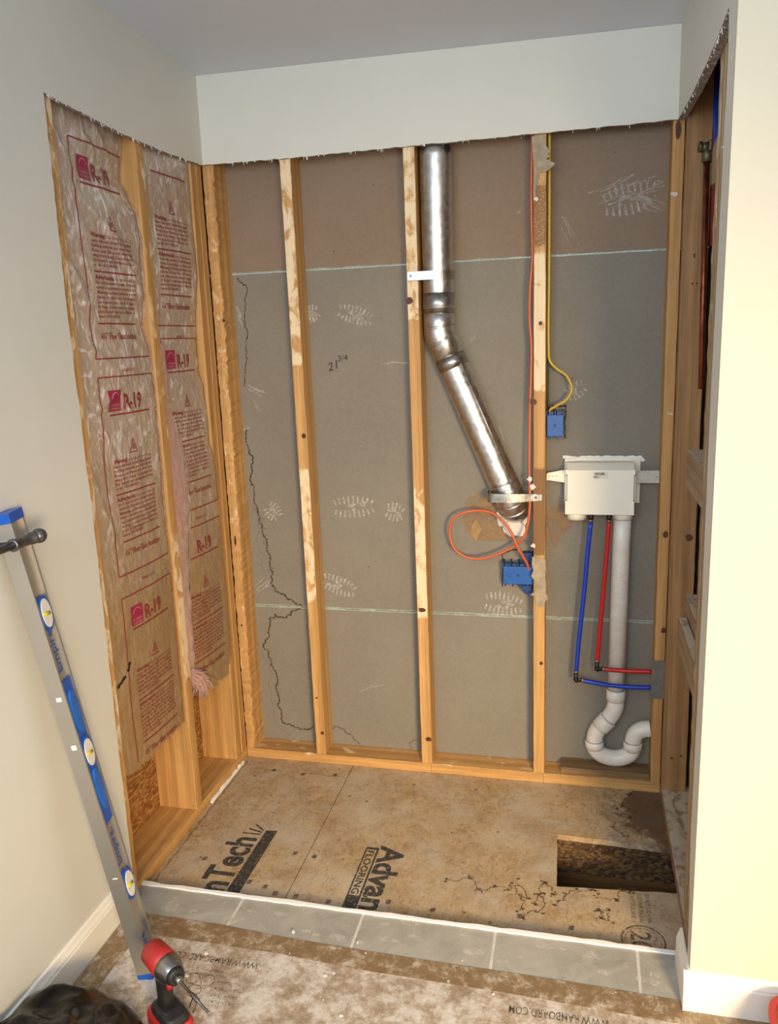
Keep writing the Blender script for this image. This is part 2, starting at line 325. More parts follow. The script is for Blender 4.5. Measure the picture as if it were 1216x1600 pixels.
def ragged(pts, amp, levels=4, seed=1):
    R = random.Random(seed); P = [Vector(p) for p in pts]
    for l in range(levels):
        Q = []
        for a, b in zip(P, P[1:]):
            d = b-a; n = Vector((-d.y, d.x)); n = n.normalized() if n.length > 0 else n
            Q += [a, (a+b)/2+n*R.uniform(-1, 1)*min(amp, d.length*.4)]
        P = Q+[P[-1]]; amp *= .6
    return P
def ribbon(m, pts, w, fn, seed=0, mi=0):
    R = random.Random(seed); L = []
    for i, p in enumerate(pts):
        d = pts[min(i+1, len(pts)-1)]-pts[max(i-1, 0)]; n = Vector((-d.y, d.x)); n = n.normalized() if n.length > 1e-9 else Vector((0, 1)); ww = w*R.uniform(.35, 1)
        L += [fn(*(p+n*ww/2)), fn(*(p-n*ww/2))]
    k = len(pts); return m.add(L, [(2*i, 2*i+1, 2*i+3, 2*i+2) for i in range(k-1)], mi)
_tc = {}
def text2(string, size=1.0, bold=0.0, res=2, align='LEFT'):
    key = (string, size, bold, res, align)
    if key in _tc: return _tc[key]
    cu = bpy.data.curves.new('t', 'FONT'); cu.body = string; cu.size = size; cu.offset = bold*size; cu.resolution_u = res; cu.align_x = align; cu.dimensions = '2D'; cu.fill_mode = 'FRONT'
    o = bpy.data.objects.new('t', cu); COL.objects.link(o); bpy.context.view_layer.update()
    me = o.evaluated_get(bpy.context.evaluated_depsgraph_get()).to_mesh()
    r = ([(v.co.x, v.co.y) for v in me.vertices], [tuple(p.vertices) for p in me.polygons])
    o.to_mesh_clear() if False else None
    bpy.data.objects.remove(o); bpy.data.curves.remove(cu); _tc[key] = r; return r
def put_text(m, string, size, fn, bold=0.0, res=2, width=None, align='LEFT', mi=0):
    vs, fs = text2(string, size, bold, res, align)
    if not vs: return m
    k = 1.0
    if width:
        xs = [v[0] for v in vs]; k = width/(max(xs)-min(xs))
    return m.add([fn(x*k, y) for x, y in vs], fs, mi)
T = .0127; W = 1.53; ZC = 2.156
def zceil(x, y): return 2.4295-.0095*x-.035*y
# ------------------------------------------------------------------ SETTING
m = MB()
pl = [(0.013,-0.861,0.092),(0.013,-0.842,0.62),(0.013,-0.843,1.159),(0.013,-0.854,1.691),(0.013,-0.846,2.165)]
ol = [(-4.2, -.001)]+[(-.849, 0)]
for (a, b), (c, d) in zip([(-.849, .0)]+[(-.849, .62), (-.845, 1.16), (-.853, 1.69)], [(-.849, .62), (-.845, 1.16), (-.853, 1.69), (-.847, 2.164)]): ol += jag((a, b), (c, d), 24, .0018, int(b*100))
cut = [(-.847, 2.164), (-.782, 2.158), (-.696, 2.156), (-.513, 2.147), (-.302, 2.146), (-.1, 2.153), (0, 2.157)]
for a, b in zip(cut, cut[1:]): ol += jag(a, b, 14, .0014, int(a[0]*-1000))
ol += [(0, 2.157), (0, zceil(0, 0)), (-4.2, zceil(0, -4.2))]
m.prism(ol, lambda u, v, d: (d, u, v), 0, T, 0, 1); struct(m.build('wall_left', [PAINT, GYP], origin=(0, -2, 0)))
m = MB(); ol = [(T, 2.157)]
for a, b in zip([(T, 2.157), (.31, 2.155), (.714, 2.158), (1.09, 2.160)], [(.31, 2.155), (.714, 2.158), (1.09, 2.160), (1.509, 2.163)]): ol += jag(a, b, 26, .0014, int(a[0]*100))[(1 if a[0] < .1 else 0):]
ol += [(1.509, 2.163), (1.509, zceil(1.509, 0)), (T, zceil(T, 0))]
m.prism(ol, lambda u, v, d: (u, d, v), -T, 0, 0, 1); struct(m.build('wall_back', [PAINT, GYP], origin=(.8, 0, 2.1)))
m = MB(); ol = [(-.945, .0), (-.912, .0)]
rc = [(-.912, .0), (-.91, .161), (-.906, .232), (-.872, .417), (-.875, .588), (-.88, .749), (-.859, 1.403), (-.866, 1.949), (-.872, 2.06), (-.857, 2.166)]
for a, b in zip(rc, rc[1:]): ol += jag(a, b, 14, .0025, int(a[1]*100))[(1 if a[1] == 0 else 0):]
rt = [(-.857, 2.166), (-.713, 2.156), (-.557, 2.150), (-.334, 2.150), (-.014, 2.163)]
for a, b in zip(rt, rt[1:]): ol += jag(a, b, 20, .002, int(a[0]*-1000))
ol += [(0, 2.163), (0, zceil(W, 0)), (-.945, zceil(W, -.945))]
m.prism(ol, lambda u, v, d: (d, u, v), 1.509, 1.531, 0, 1)
wr = struct(m.build('wall_right', [PAINT, GYP], origin=(1.52, -.9, 0)))
m = MB(); m.box(1.509, 3.4, -.958, -.945, 0, zceil(2.5, -.95)+.01); struct(m.build('wall_front', PAINTC))
m = MB(); m.add([(x, y, zceil(x, y)+d) for d in (0, .012) for x, y in ((-.02, -4.2), (3.4, -4.2), (3.4, .1), (-.02, .1))], [(0, 1, 2, 3), (7, 6, 5, 4), (0, 4, 5, 1), (1, 5, 6, 2), (2, 6, 7, 3), (3, 7, 4, 0)]); struct(m.build('ceiling', CEILP))
def fuzz(par, pts, n, seed, ax):
    R = random.Random(seed); m = MB()
    for i in range(n):
        k = R.randrange(len(pts)-1); p = Vector(pts[k]).lerp(Vector(pts[k+1]), R.random()); L = R.uniform(.003, .013); d = Vector((R.uniform(-.4, .4), R.uniform(-.4, .4), -1)).normalized()*L; w = Vector((R.uniform(-1, 1), R.uniform(-1, 1), .3)).normalized()*R.uniform(.0005, .002)
        m.add([p-w, p+w, p+d+w*.5+Vector((.001, -.001, 0)), p+d-w*.3], [(0, 1, 2, 3)])
    stuff(m.build('paper_fuzz', THIN, par))
fuzz(bpy.data.objects['wall_back'], [(.03, -.011, 2.157), (.31, -.011, 2.156), (.714, -.011, 2.159), (1.09, -.011, 2.161), (1.5, -.011, 2.164)], 60, 1, 0)
fuzz(bpy.data.objects['wall_left'], [(.011, -.84, 2.164), (.011, -.7, 2.157), (.011, -.51, 2.148), (.011, -.3, 2.147), (.011, -.05, 2.156)], 60, 2, 1)
fuzz(wr, [(1.511, -.85, 2.166), (1.511, -.71, 2.157), (1.511, -.55, 2.151), (1.511, -.33, 2.151), (1.511, -.03, 2.163)], 40, 3, 1)
fuzz(wr, [(1.511, -.866, 1.95), (1.511, -.86, 1.4), (1.511, -.88, .75), (1.511, -.873, .4)], 30, 4, 1)
# rear sheets seen between the studs
wrear = struct(empty('wall_rear', (.75, .095, 0)))
for z0, z1, mt, lb in ((0.0, .5905, GREYP, None), (.5925, 1.8125, GREYP, None), (1.8145, 2.5, BROWNP, 'brownish upper sheet')):
    m = MB(); m.box(-.16, 1.64, .089, .1017, z0, z1); o = m.build('drywall_sheet', mt, wrear)
    if lb: o['label'] = lb
for z, k in ((.5915, 3), (1.8135, 2)):
    m = MB(); R = random.Random(k)
    for j in range(k):
        P = [Vector((-.15+1.77*i/60, z+(j-(k-1)/2)*.0042+R.uniform(-.0008, .0008))) for i in range(61)]; ribbon(m, P, .0026, lambda u, v: (u, .0882, v), j)
    o = m.build('edge_tape', GREENT, wrear); o['label'] = 'pale green sheet edge'
# stain lines on the rear sheets
m = MB(); fy = lambda u, v: (u, .0884, v)
SL = [[Vector((0.066,1.801)),Vector((0.095,1.775)),Vector((0.085,1.699)),Vector((0.081,1.589)),Vector((0.065,1.476)),Vector((0.058,1.422))], [Vector((0.059,1.273)),Vector((0.058,1.198)),Vector((0.075,1.162)),Vector((0.06,1.091)),Vector((0.07,1.055)),Vector((0.078,0.958)),Vector((0.09,0.884)),Vector((0.105,0.805)),Vector((0.112,0.76)),Vector((0.116,0.697)),Vector((0.125,0.647)),Vector((0.163,0.636)),Vector((0.199,0.607)),Vector((0.23,0.598))], [Vector((0.234,0.593)),Vector((0.198,0.576)),Vector((0.157,0.544)),Vector((0.119,0.56)),Vector((0.094,0.538)),Vector((0.088,0.491)),Vector((0.068,0.438)),Vector((0.081,0.399)),Vector((0.095,0.334)),Vector((0.104,0.267)),Vector((0.104,0.186)),Vector((0.115,0.119)),Vector((0.154,0.098)),Vector((0.193,0.085)),Vector((0.247,0.1))], [Vector((0.317,0.1)),Vector((0.351,0.106)),Vector((0.376,0.086)),Vector((0.406,0.075)),Vector((0.431,0.042))], [Vector((0.751,0.036)),Vector((0.732,0.029)),Vector((0.726,0.007))], [Vector((0.628,0.035)),Vector((0.629,0.067)),Vector((0.666,0.079))]]
for i, P in enumerate(SL): ribbon(m, ragged(P, .010, 5, i+3), (.005, .008, .008, .004, .003, .003)[i], fy, i)
stuff(m.build('water_stain', STAIN, wrear))
m = MB()
for i, P in enumerate([[Vector((0.027,0.553)),Vector((0.037,0.449)),Vector((0.086,0.32)),Vector((0.078,0.198)),Vector((0.088,0.117)),Vector((0.151,0.054))], [Vector((0.077,0.884)),Vector((0.088,0.785)),Vector((0.092,0.697)),Vector((0.06,0.645)),Vector((0.049,0.606))], [Vector((0.069,1.006)),Vector((0.078,0.933)),Vector((0.084,0.872))]]): ribbon(m, ragged(P, .014, 5, i+30), .0025, lambda u, v: (u, .0886, v), i)
for i in range(26):
    R = random.Random(i); a = [Vector((0.075,0.957)),Vector((0.103,0.71))]; t = R.random(); p = a[0].lerp(a[1], t); ribbon(m, ragged([p, p+Vector((R.uniform(.01, .03), R.uniform(-.01, .012)))], .004, 3, i), .0022, lambda u, v: (u, .0886, v), i)
stuff(m.build('faint_water_stain', STAINL, wrear))
# boot prints and chalk scuffs
def print_sole(m, cx, cz, ang, L, Wd, n=9, seed=0):
    R = random.Random(seed); ca, sa = math.cos(ang), math.sin(ang)
    for side in (-1, 1):
        for i in range(n):
            t = (i+.5)/n; w = Wd*math.sin(PI*(.12+.8*t))**.6; x0 = (t-.5)*L
            q = [(x0-.0030, side*w*.30), (x0+.0022, side*w*.30), (x0+.0045+.014*(t-.5), side*w), (x0-.0040+.014*(t-.5), side*w*R.uniform(.85, 1))]
            fan(m, [(cx+a*ca-b*sa, .0879, cz+a*sa+b*ca) for a, b in q])
    for i in range(7):
        a, b = R.uniform(-.3, .3)*L, R.uniform(-.3, .3)*Wd; fan(m, [(cx+u*ca-v*sa, .0879, cz+u*sa+v*ca) for u, v in blob2(a, b, .009, .006, 7, .4, seed*10+i)])
m = MB()
for k, (P, ang, L, Wd) in enumerate([([Vector((0.451,0.982))], .05, .15, .042), ([Vector((0.603,0.965))], -.25, .06, .036), ([Vector((0.38,0.682))], -.35, .13, .038), ([Vector((0.988,0.637))], -.1, .13, .045), ([Vector((0.487,1.656))], -.3, .12, .032), ([Vector((0.33,1.667))], .3, .05, .03), ([Vector((0.139,0.959))], -.8, .06, .035), ([Vector((1.386,1.971))], .2, .16, .05), ([Vector((1.229,1.384))], .5, .06, .03)]):
    print_sole(m, P[0].x, P[0].y, ang, L, Wd, 9 if L > .1 else 5, k)
R = random.Random(5)
def scuff(a, b, n, spread, w):
    for i in range(n):
        o = Vector((R.uniform(-spread, spread), R.uniform(-spread, spread))); s_ = R.uniform(0, .6); l_ = R.uniform(.2, 1-s_); bend = Vector((0, R.uniform(-1, 1)*(b-a).length*.12)); ribbon(m, [a.lerp(b, s_+l_*j/8)+o+bend*(j/8)**2 for j in range(9)], w*R.uniform(.5, 1.6), lambda u, v: (u, .0879, v), i)
for q, n, sp, w in (([Vector((0.051,1.427)),Vector((0.14,1.388))], 7, .008, .0028), ([Vector((0.085,1.389)),Vector((0.143,1.268))], 2, .002, .0025), ([Vector((0.043,1.264)),Vector((0.072,1.278))], 4, .002, .006), ([Vector((0.544,1.49)),Vector((0.677,1.495))], 3, .003, .003), ([Vector((1.28,1.969)),Vector((1.488,2.01))], 10, .03, .0035), ([Vector((1.328,1.994)),Vector((1.491,1.926))], 8, .03, .003), ([Vector((0.058,1.7)),Vector((0.067,1.634))], 9, .006, .006), ([Vector((1.022,1.929)),Vector((1.054,1.963))], 2, .002, .003), ([Vector((0.329,1.918)),Vector((0.325,1.817))], 3, .01, .002), ([Vector((1.163,1.929)),Vector((1.224,1.819))], 4, .03, .002), ([Vector((0.034,0.644)),Vector((0.103,0.697))], 8, .014, .004), ([Vector((0.785,0.464)),Vector((0.813,0.451))], 3, .02, .003), ([Vector((0.981,1.271)),Vector((0.998,1.216))], 4, .006, .007), ([Vector((0.397,0.248)),Vector((0.538,0.323))], 3, .02, .002), ([Vector((0.904,1.602)),Vector((0.882,1.54))], 3, .01, .003)):
    scuff(q[0], q[1], n, sp, w)
for i in range(240):
    x, z = R.uniform(.06, 1.49), R.uniform(.1, 2.1); r_ = R.uniform(.0008, .0022); fan(m, [(u, .0879, v) for u, v in blob2(x, z, r_, r_, 5, .4, i)])
stuff(m.build('plaster_dust', DUST, wrear))
m = MB(); put_text(m, '21', .042, lambda x, y: (.380+x, .0876, 1.466+y+x*.35)); put_text(m, '3/4', .030, lambda x, y: (.416+x, .0876, 1.500+y+x*.1)); m.build('pencil_marking', MARK, wrear)['label'] = 'handwritten 21 3/4'
m = MB()
for i, (cx, cz, rx, rz) in enumerate(((.925, 1.0, .062, .045), (.90, .93, .05, .06), (.985, .97, .05, .09), (.955, .885, .06, .02), (1.165, .93, .03, .075), (1.20, .955, .03, .05))): fan(m, [(u, .0883-.0001*i, v) for u, v in blob2(cx, cz, rx, rz, 22, .2, i+5)])
stuff(m.build('torn_face_area', RUB, wrear))
# left wall sheathing
m = MB(); m.box(-.152, -.14, -.9, .089, 0, 2.45)
osbw = m.build('wall_left_sheathing', OSB, origin=(-.14, -.4, 0)); struct(osbw)
m = MB()
for i in range(4): ribbon(m, ragged([Vector((-.545+.015*i, .13+i*.028)), Vector((-.49+.012*i, .162+i*.03))], .003, 3, i), .003, lambda u, v: (-.1392, u, v), i)
m.build('pencil_marking', MARK, osbw)
m = MB(); m.box(1.622, 1.634, -.945, .089, 0, 2.47); struct(m.build('wall_right_far', GREYP))
m = MB(); m.box(1.531, 1.622, -.94, 0.089, 2.33, 2.42); tag(m.build('header_plate', OY), 'dark top plate high in the right wall cavity', 'lumber')
# ------------------------------------------------------------------ FLOOR
fl = struct(empty('floor', (.8, -.8, 0)))
def slab(outl, z0, z1, mt, name, seamjit=0):
    m = MB(); m.prism(outl, lambda u, v, d: (u, v, d), z0, z1); return m.build(name, mt, fl)
slab([(-.15, -.775), (.431, -.775), (.4265, .1), (-.15, .1)], -.018, 0, SUBF, 'subfloor_panel')
hp = jag((1.197, -.556), (1.191, -.3), 8, .0012, 3)
slab([(.4335, -.775), (1.622, -.775), (1.622, -.525), (1.54, -.524)]+jag((1.54, -.524), (1.197, -.556), 14, .0015, 2)[1:]+hp+jag((1.191, -.3), (1.54, -.315), 14, .0015, 4)+[(1.622, -.315), (1.622, .1), (.429, .1)], -.018, 0, SUBF, 'subfloor_panel')
slab([(-.15, -4.2), (3.4, -4.2), (3.4, -.793), (-.15, -.793)], -.05, .0206, GROUT, 'mortar_bed')
gx = [-.12, .325, .680, 1.0445, 1.405, 1.53]
for i in range(5):
    a, b = gx[i]+.0035, gx[i+1]-.0035
    m = MB(); m.box(a, b if i < 4 else 1.506, -1.15, -.795, .012, .0212, 0, .0015); m.build('floor_tile', TILE, fl)
m = MB(); R = random.Random(2); o1 = [(x/50*1.51, -.784+R.uniform(-.003, .002)) for x in range(51)]; o2 = [(x/50*1.51, -.796+R.uniform(-.002, .001)) for x in range(50, -1, -1)]
m.prism(o1+o2, lambda u, v, d: (u, v, d), -.001, .0255); m.build('thinset_edge', THIN, fl)['label'] = 'white mortar ridge at tile edge'
m = MB()
for i in range(46): 
    x = R.uniform(.1, 1.5); y = R.uniform(-.9, -.8); r_ = R.uniform(.003, .013); fan(m, [(u, v, .0215) for u, v in blob2(x, y, r_*2, r_, 9, .5, i)])
stuff(m.build('plaster_dust', DUST, fl))
# floor print
FR = lambda u, v: (u, v, .0008)
m = MB(); zt = .0006
m.add([(.249, -.786, zt), (.290, -.786, zt), (.292, -.443, zt), (.254, -.447, zt)], [(0, 1, 2, 3)])
put_text(m, 'nTech', .128, lambda x, y: (.240-y, -.765+x, zt), .030, 3, .268)
for k, (y, l) in enumerate(((-.474, .062), (-.463, .05), (-.452, .035))): m.add([(.244-.0*k, y, zt), (.244-l, y+.014*k-.002, zt), (.244-l, y+.014*k+.006, zt), (.246, y+.006, zt)], [(0, 1, 2, 3)])
put_text(m, 'R', .016, lambda x, y: (.238-y, -.497+x, zt), 0)
p = stuff(m.build('floor_printing', INK, fl)); p['label'] = 'black nTech lettering with a bar'
m = MB()
m.add([(.604, -.775, zt), (.646, -.775, zt), (.646, -.70, zt), (.604, -.70, zt)], [(0, 1, 2, 3)])
m.add([(.604, -.70, zt), (.609, -.70, zt), (.609, -.48, zt), (.604, -.48, zt)], [(0, 1, 2, 3)]); m.add([(.640, -.70, zt), (.646, -.70, zt), (.646, -.48, zt), (.640, -.48, zt)], [(0, 1, 2, 3)]); m.add([(.604, -.484, zt), (.646, -.484, zt), (.646, -.473, zt), (.604, -.473, zt)], [(0, 1, 2, 3)])
put_text(m, 'FLOORING', .034, lambda x, y: (.613+y*.9, -.488-x, zt), .02, 2, .205)
put_text(m, 'Advan', .108, lambda x, y: (.653+y, -.462-x, zt), .030, 3, .300)
p = stuff(m.build('floor_printing', INK, fl)); p['label'] = 'black Advan lettering beside a FLOORING bar'
m = MB()
def ring(cx, cy, r0, r1, n=36):
    vs = [(cx+math.cos(2*PI*i/n)*r, cy+math.sin(2*PI*i/n)*r*1.02, zt) for i in range(n) for r in (r0, r1)]; m.add(vs, [(2*i, 2*i+1, (2*i+3) % (2*n), (2*i+2) % (2*n)) for i in range(n)])
ring(1.425, -.735, .053, .058); ring(1.425, -.735, .045, .047)
put_text(m, '20', .075, lambda x, y: (1.395+y, -.70-x, zt), .02, 2, .07); put_text(m, 'MILL', .016, lambda x, y: (1.452+y, -.715-x, zt), .0, 2)
for i, s_ in enumerate(('EXPOSURE 1', 'SIZED FOR SPACING', 'SUBFLOOR')): put_text(m, s_, .017, lambda x, y, i=i: (1.40+.021*i+y, -.545-x, zt), .005, 2, .12)
for (cx, cy) in ((.118, -.62), (.30, -.70), (.355, -.712), (.395, -.735), (.46, -.735), (.56, -.74), (.73, -.71), (.86, -.72), (1.10, -.70), (1.24, -.72), (.39, -.545), (.455, -.55), (.14, -.08), (.26, -.09), (.38, -.075)):
    m.add([(cx-.008, cy-.009, zt), (cx+.006, cy-.009, zt), (cx+.008, cy+.009, zt), (cx-.006, cy+.009, zt)], [(0, 1, 2, 3)])
ribbon(m, [Vector((.05+.36*i/20, -.082+.004*math.sin(i))) for i in range(21)], .0022, lambda u, v: (u, v, zt))
stuff(m.build('faded_stamp', INKS, fl))
m = MB()
FS = [[Vector((1.432,-0.021)),Vector((1.385,-0.116)),Vector((1.424,-0.158)),Vector((1.366,-0.223)),Vector((1.398,-0.27))], [Vector((0.882,-0.586)),Vector((0.946,-0.565)),Vector((0.977,-0.617)),Vector((1.015,-0.59)),Vector((1.062,-0.601)),Vector((1.069,-0.572)),Vector((1.1,-0.617)),Vector((1.098,-0.671))], [Vector((1.076,-0.55)),Vector((1.113,-0.628))], [Vector((1.143,-0.649)),Vector((1.153,-0.593)),Vector((1.16,-0.549)),Vector((1.182,-0.559)),Vector((1.191,-0.6))], [Vector((1.114,-0.699)),Vector((1.151,-0.674)),Vector((1.163,-0.619)),Vector((1.144,-0.595))], [Vector((1.199,-0.626)),Vector((1.224,-0.588)),Vector((1.26,-0.565)),Vector((1.296,-0.547)),Vector((1.313,-0.577))], [Vector((1.304,-0.633)),Vector((1.317,-0.669)),Vector((1.34,-0.672)),Vector((1.329,-0.633)),Vector((1.307,-0.627))], [Vector((1.331,-0.579)),Vector((1.366,-0.581)),Vector((1.38,-0.543)),Vector((1.412,-0.537))]]
for i, P in enumerate(FS): ribbon(m, ragged(P, .012, 4, i+50), .0042, lambda u, v: (u, v, .0005), i)
R = random.Random(12)
for P in FS[:8]:
    for p in P:
        for q in range(5):
            if R.random() < .6: fan(m, [(u, v, .00045-.00004*q) for u, v in blob2(p.x+R.uniform(-.012, .012), p.y+R.uniform(-.01, .01), R.uniform(.002, .008), R.uniform(.002, .006), 9, .5, R.randrange(999))])
stuff(m.build('water_stain', STAINF, fl))
m = MB(); ribbon(m, [Vector((.002+.003*math.sin(i*1.7), -.76+.74*i/40)) for i in range(41)], .012, lambda u, v: (u+.012, v, .0007)); stuff(m.build('dark_scuff_line', STAINL, fl))
# floor cavity under the hole
m = MB(); m.box(-.15, 1.70, -.302, -.287, -.135, -.0185, 0); m.box(-.15, 1.70, -.325, -.268, -.21, -.135, 1)
tag(m.build('floor_joist', [OSBD, DX]), 'damp dark wooden joist seen down the hole in the subfloor', 'joist')
m = MB(); m.box(-.15, 1.7, -.9, .12, -.262, -.25); m.box(1.66, 1.7, -.9, .12, -.25, -.02); m.box(-.15, 1.7, -.86, -.85, -.25, -.02); m.box(-.19, -.15, -.9, .12, -.25, -.02); m.box(-.15, 1.7, .1, .11, -.25, -.02); struct(m.build('cavity_light_block', DARK))  # dark box added below the floor to keep stray light out of the hole
# tape, paper
m = MB(); R = random.Random(9)
tu = [(.0, -.903)]+[(x, y+R.uniform(-.002, .002)) for x, y in ((.078, -.905), (.311, -.909), (.5, -.921), (.704, -.93), (.9, -.93), (1.103, -.933), (1.3, -.938), (1.505, -.943), (1.52, -.965), (2.3, -.972), (2.3, -1.045))]
tl_ = [(1.449, -1.012), (1.108, -.999), (.9, -.996), (.72, -.994), (.49, -.98), (.174, -.98), (.03, -.975)]
m.prism([(.03, -.904)]+tu[1:]+tl_, lambda u, v, d: (u, v, d), .0212, .0226); tag(m.build('masking_tape', TAPE), 'brown tape strip running across the grey tiles, smeared with plaster', 'tape')
m = MB(); m.prism([(.03, -.944), (.1, -.93), (.1, -1.03), (.094, -1.3), (.094, -2.6), (.03, -2.6)], lambda u, v, d: (u, v, d), .0227, .0236); tag(m.build('masking_tape', TAPE), 'brown tape strip on the floor along the left baseboard', 'tape')
m = MB(); m.prism([(.085, -.972), (1.56, -1.0), (2.6, -1.03), (2.6, -3.9), (.085, -3.9)], lambda u, v, d: (u, v, d), .0213, .0220)
pp = m.build('floor_paper', RAMB, origin=(1, -1.5, .02)); tag(pp, 'dusty beige floor protection paper printed with upside down lettering', 'floor covering')
m = MB(); zp = .0225
put_text(m, 'WWW.RAMBOARD.COM', .03, lambda x, y: (.465-x, -1.022-y, zp), .01, 2, .25)
put_text(m, 'WWW.RAMBOARD.COM', .034, lambda x, y: (1.33-x, -1.033-y, zp), .01, 2, .23)
for i, s_ in enumerate(('TEMPORARY FLOOR', 'PROTECTION')): put_text(m, s_, .013, lambda x, y, i=i: (.40-x, -1.062-.016*i-y, zp), 0, 2, .09)
for i, s_ in enumerate(('SPILL GUARD', 'FLEX FIBER', 'VAPOR CURE', 'LAYS FLAT')): put_text(m, s_, .012, lambda x, y, i=i: (.455-x, -1.095-.02*i-y, zp), .003, 2, .07)
for cx, cy in ((.318, -1.10), (.358, -1.10), (.338, -1.135)):
    for i in range(6):
        a, b = [Vector((cx+.019*math.cos(q), cy+.019*math.sin(q))) for q in (i*PI/3, (i+1)*PI/3)]; ribbon(m, [a, b], .003, lambda u, v: (u, v, zp), 3)
m.add([(1.30, -1.048, zp), (1.16, -1.045, zp), (1.16, -1.0475, zp), (1.30, -1.0505, zp)], [(0, 1, 2, 3)]) if False else None
stuff(m.build('paper_printing', INKS, pp))
m = MB()
for i in range(26):
    x = R.uniform(.15, 1.5); y = R.uniform(-1.3, -.9); r_ = R.uniform(.0015, .0045); m.prism(blob2(x, y, r_, r_, 7, .4, i), lambda u, v, d: (u, v, d), .0226, .0226+r_)
tag(m.build('plaster_crumbs', FOAM), 'white plaster crumbs strewn over the taped floor', 'debris', kind='stuff')
# baseboards
BP = [(0, 0), (.0145, 0), (.0145, .072), (.0125, .076), (.0125, .08), (.0085, .089), (.006, .098), (.004, .1), (0, .1)]
m = MB(); m.prism(BP, lambda u, v, d: (T+u, d, .0215+v), -3.9, -.862); struct(m.build('baseboard_left', TRIM))
m = MB(); m.prism(BP, lambda u, v, d: (d, -.958-u, .0215+v), 1.495, 3.3); m.prism(BP, lambda u, v, d: (1.509-u, d, .0215+v), -.958, -.818)
struct(m.build('baseboard_right', TRIM, origin=(1.51, -.95, .02)))
# ------------------------------------------------------------------ FRAMING LUMBER
def stud(name, label, mesh, mat, knots=(), group=None):
    o = mesh.build(name, mat); tag(o, label, 'stud' if 'stud' in name or 'post' in name else 'lumber', group)
    if knots:
        k = MB()
        for i, (x, y, z, rx, rz, nx) in enumerate(knots):
            pts = blob2(0, 0, rx, rz, 12, .12, i)
            fan(k, [(x+u, y-.0016, z+v) if nx == 'y' else (x+.0016, y+u, z+v) for u, v in pts])
        stuff(k.build('knot', KNOT, o))
    return o
zt_ = 2.42
def bstud(xb, xt, wr=0, **k): return lumber(2, .038, zt_, (xb, xb+.038, 0, .0888), (xt, xt+.038, 0, .0888), **k)
s1 = stud('wall_stud', 'second back wall stud from the left corner, pale upper half, dark knot mid height', bstud(.285, .276, seg=70, seed=1, wear=ranges([(1.5, 2.3, .6), (.85, 1.16, .62), (.62, .85, .55)])), WZ, [(0.307,0,1.252)+(.008, .009, 'y'), (0.313,0,0.126)+(.006, .007, 'y'), (0.298,0,0.268)+(.004, .004, 'y')])
s2 = stud('wall_stud', 'middle stud of the back wall directly left of the metal duct, patchy pale blotches', bstud(.693, .688, seg=70, seed=2, wear=ranges([(1.62, 2.3, .62), (.95, 1.1, .5), (.6, .93, .66)])), WZ, [(0.71,0,0.632)+(.013, .008, 'y'), (0.721,0,0.135)+(.011, .009, 'y'), (0.697,0,1.691)+(.012, .012, 'y')])
s3 = stud('wall_stud', 'stud between the duct and the yellow cable with torn paper at its top', bstud(1.099, 1.095, seg=70, seed=3, wear=ranges([(1.38, 1.82, .72), (1.95, 2.3, .2)], [(1.82, 2.02, .65), (.83, 1.15, .9)])), WZ, [(1.097,0,1.356)+(.010, .010, 'y'), (1.118,0,1.603)+(.006, .007, 'y'), (1.125,0,0.456)+(.006, .007, 'y')])
s4 = stud('wall_stud', 'rightmost back wall stud carrying the grey nail plate', lumber(2, .038, zt_, (1.4985, 1.5305, 0, .0888), (1.4965, 1.5305, 0, .0888), seg=60, seed=4, wear=ranges([(1.3, 2.3, .12)])), WZ, [(1.511,0,2.139)+(.008, .026, 'y'), (1.518,0,0.923)+(.008, .012, 'y'), (1.523,0,0.596)+(.008, .010, 'y')])
s5 = stud('corner_stud', 'rough wavy-edged stud at the left end of the back wall', lumber(2, .038, zt_, (.0005, .037, 0, .0888), (.004, .048, 0, .0888), seg=170, seed=5, jit=.0015, wane=.009, wear=lambda k, a: ((.32 if a > .9 else .2) if k in (0, 1) else 0, (.42 if k in (1, 2) else 0))), WZ, [(0.04,0,1.654)+(.005, .006, 'y'), (0.019,0,0.541)+(.004, .004, 'y'), (0.019,0,0.868)+(.004, .02, 'y')])
sa = stud('jamb_stud', 'front stud of the left wall at the cut drywall edge', lumber(2, .038, zt_, (-.139, 0, -.850, -.8115), (-.139, 0, -.850, -.803), seg=60, seed=6, jit=.0013, wear=lambda k, a: (.42 if a > .3 and k in (2, 3) else 0, 0)), WZ)
sb = stud('wall_stud', 'middle stud of the left wall between the two insulation batts', lumber(2, .038, zt_, (-.139, 0, -.429, -.388), (-.139, 0, -.424, -.382), seg=60, seed=7, wear=lambda k, a: ((.62 if .5 < a < 1.02 else .35 if a > 1.3 else .05) if k in (2, 3) else 0, 0)), WZ)
sc1 = stud('wall_stud', 'left wall stud bordering the rear insulation batt near the corner', lumber(2, .038, zt_, (-.139, 0, -.092, -.054), (-.139, 0, -.080, -.042), seg=50, seed=8), WZ)
sc2 = stud('corner_stud', 'narrow left wall stud tucked tight into the back corner', lumber(2, .038, zt_, (-.139, 0, -.040, -.002), (-.139, 0, -.040, -.002), seg=50, seed=9), WZ)
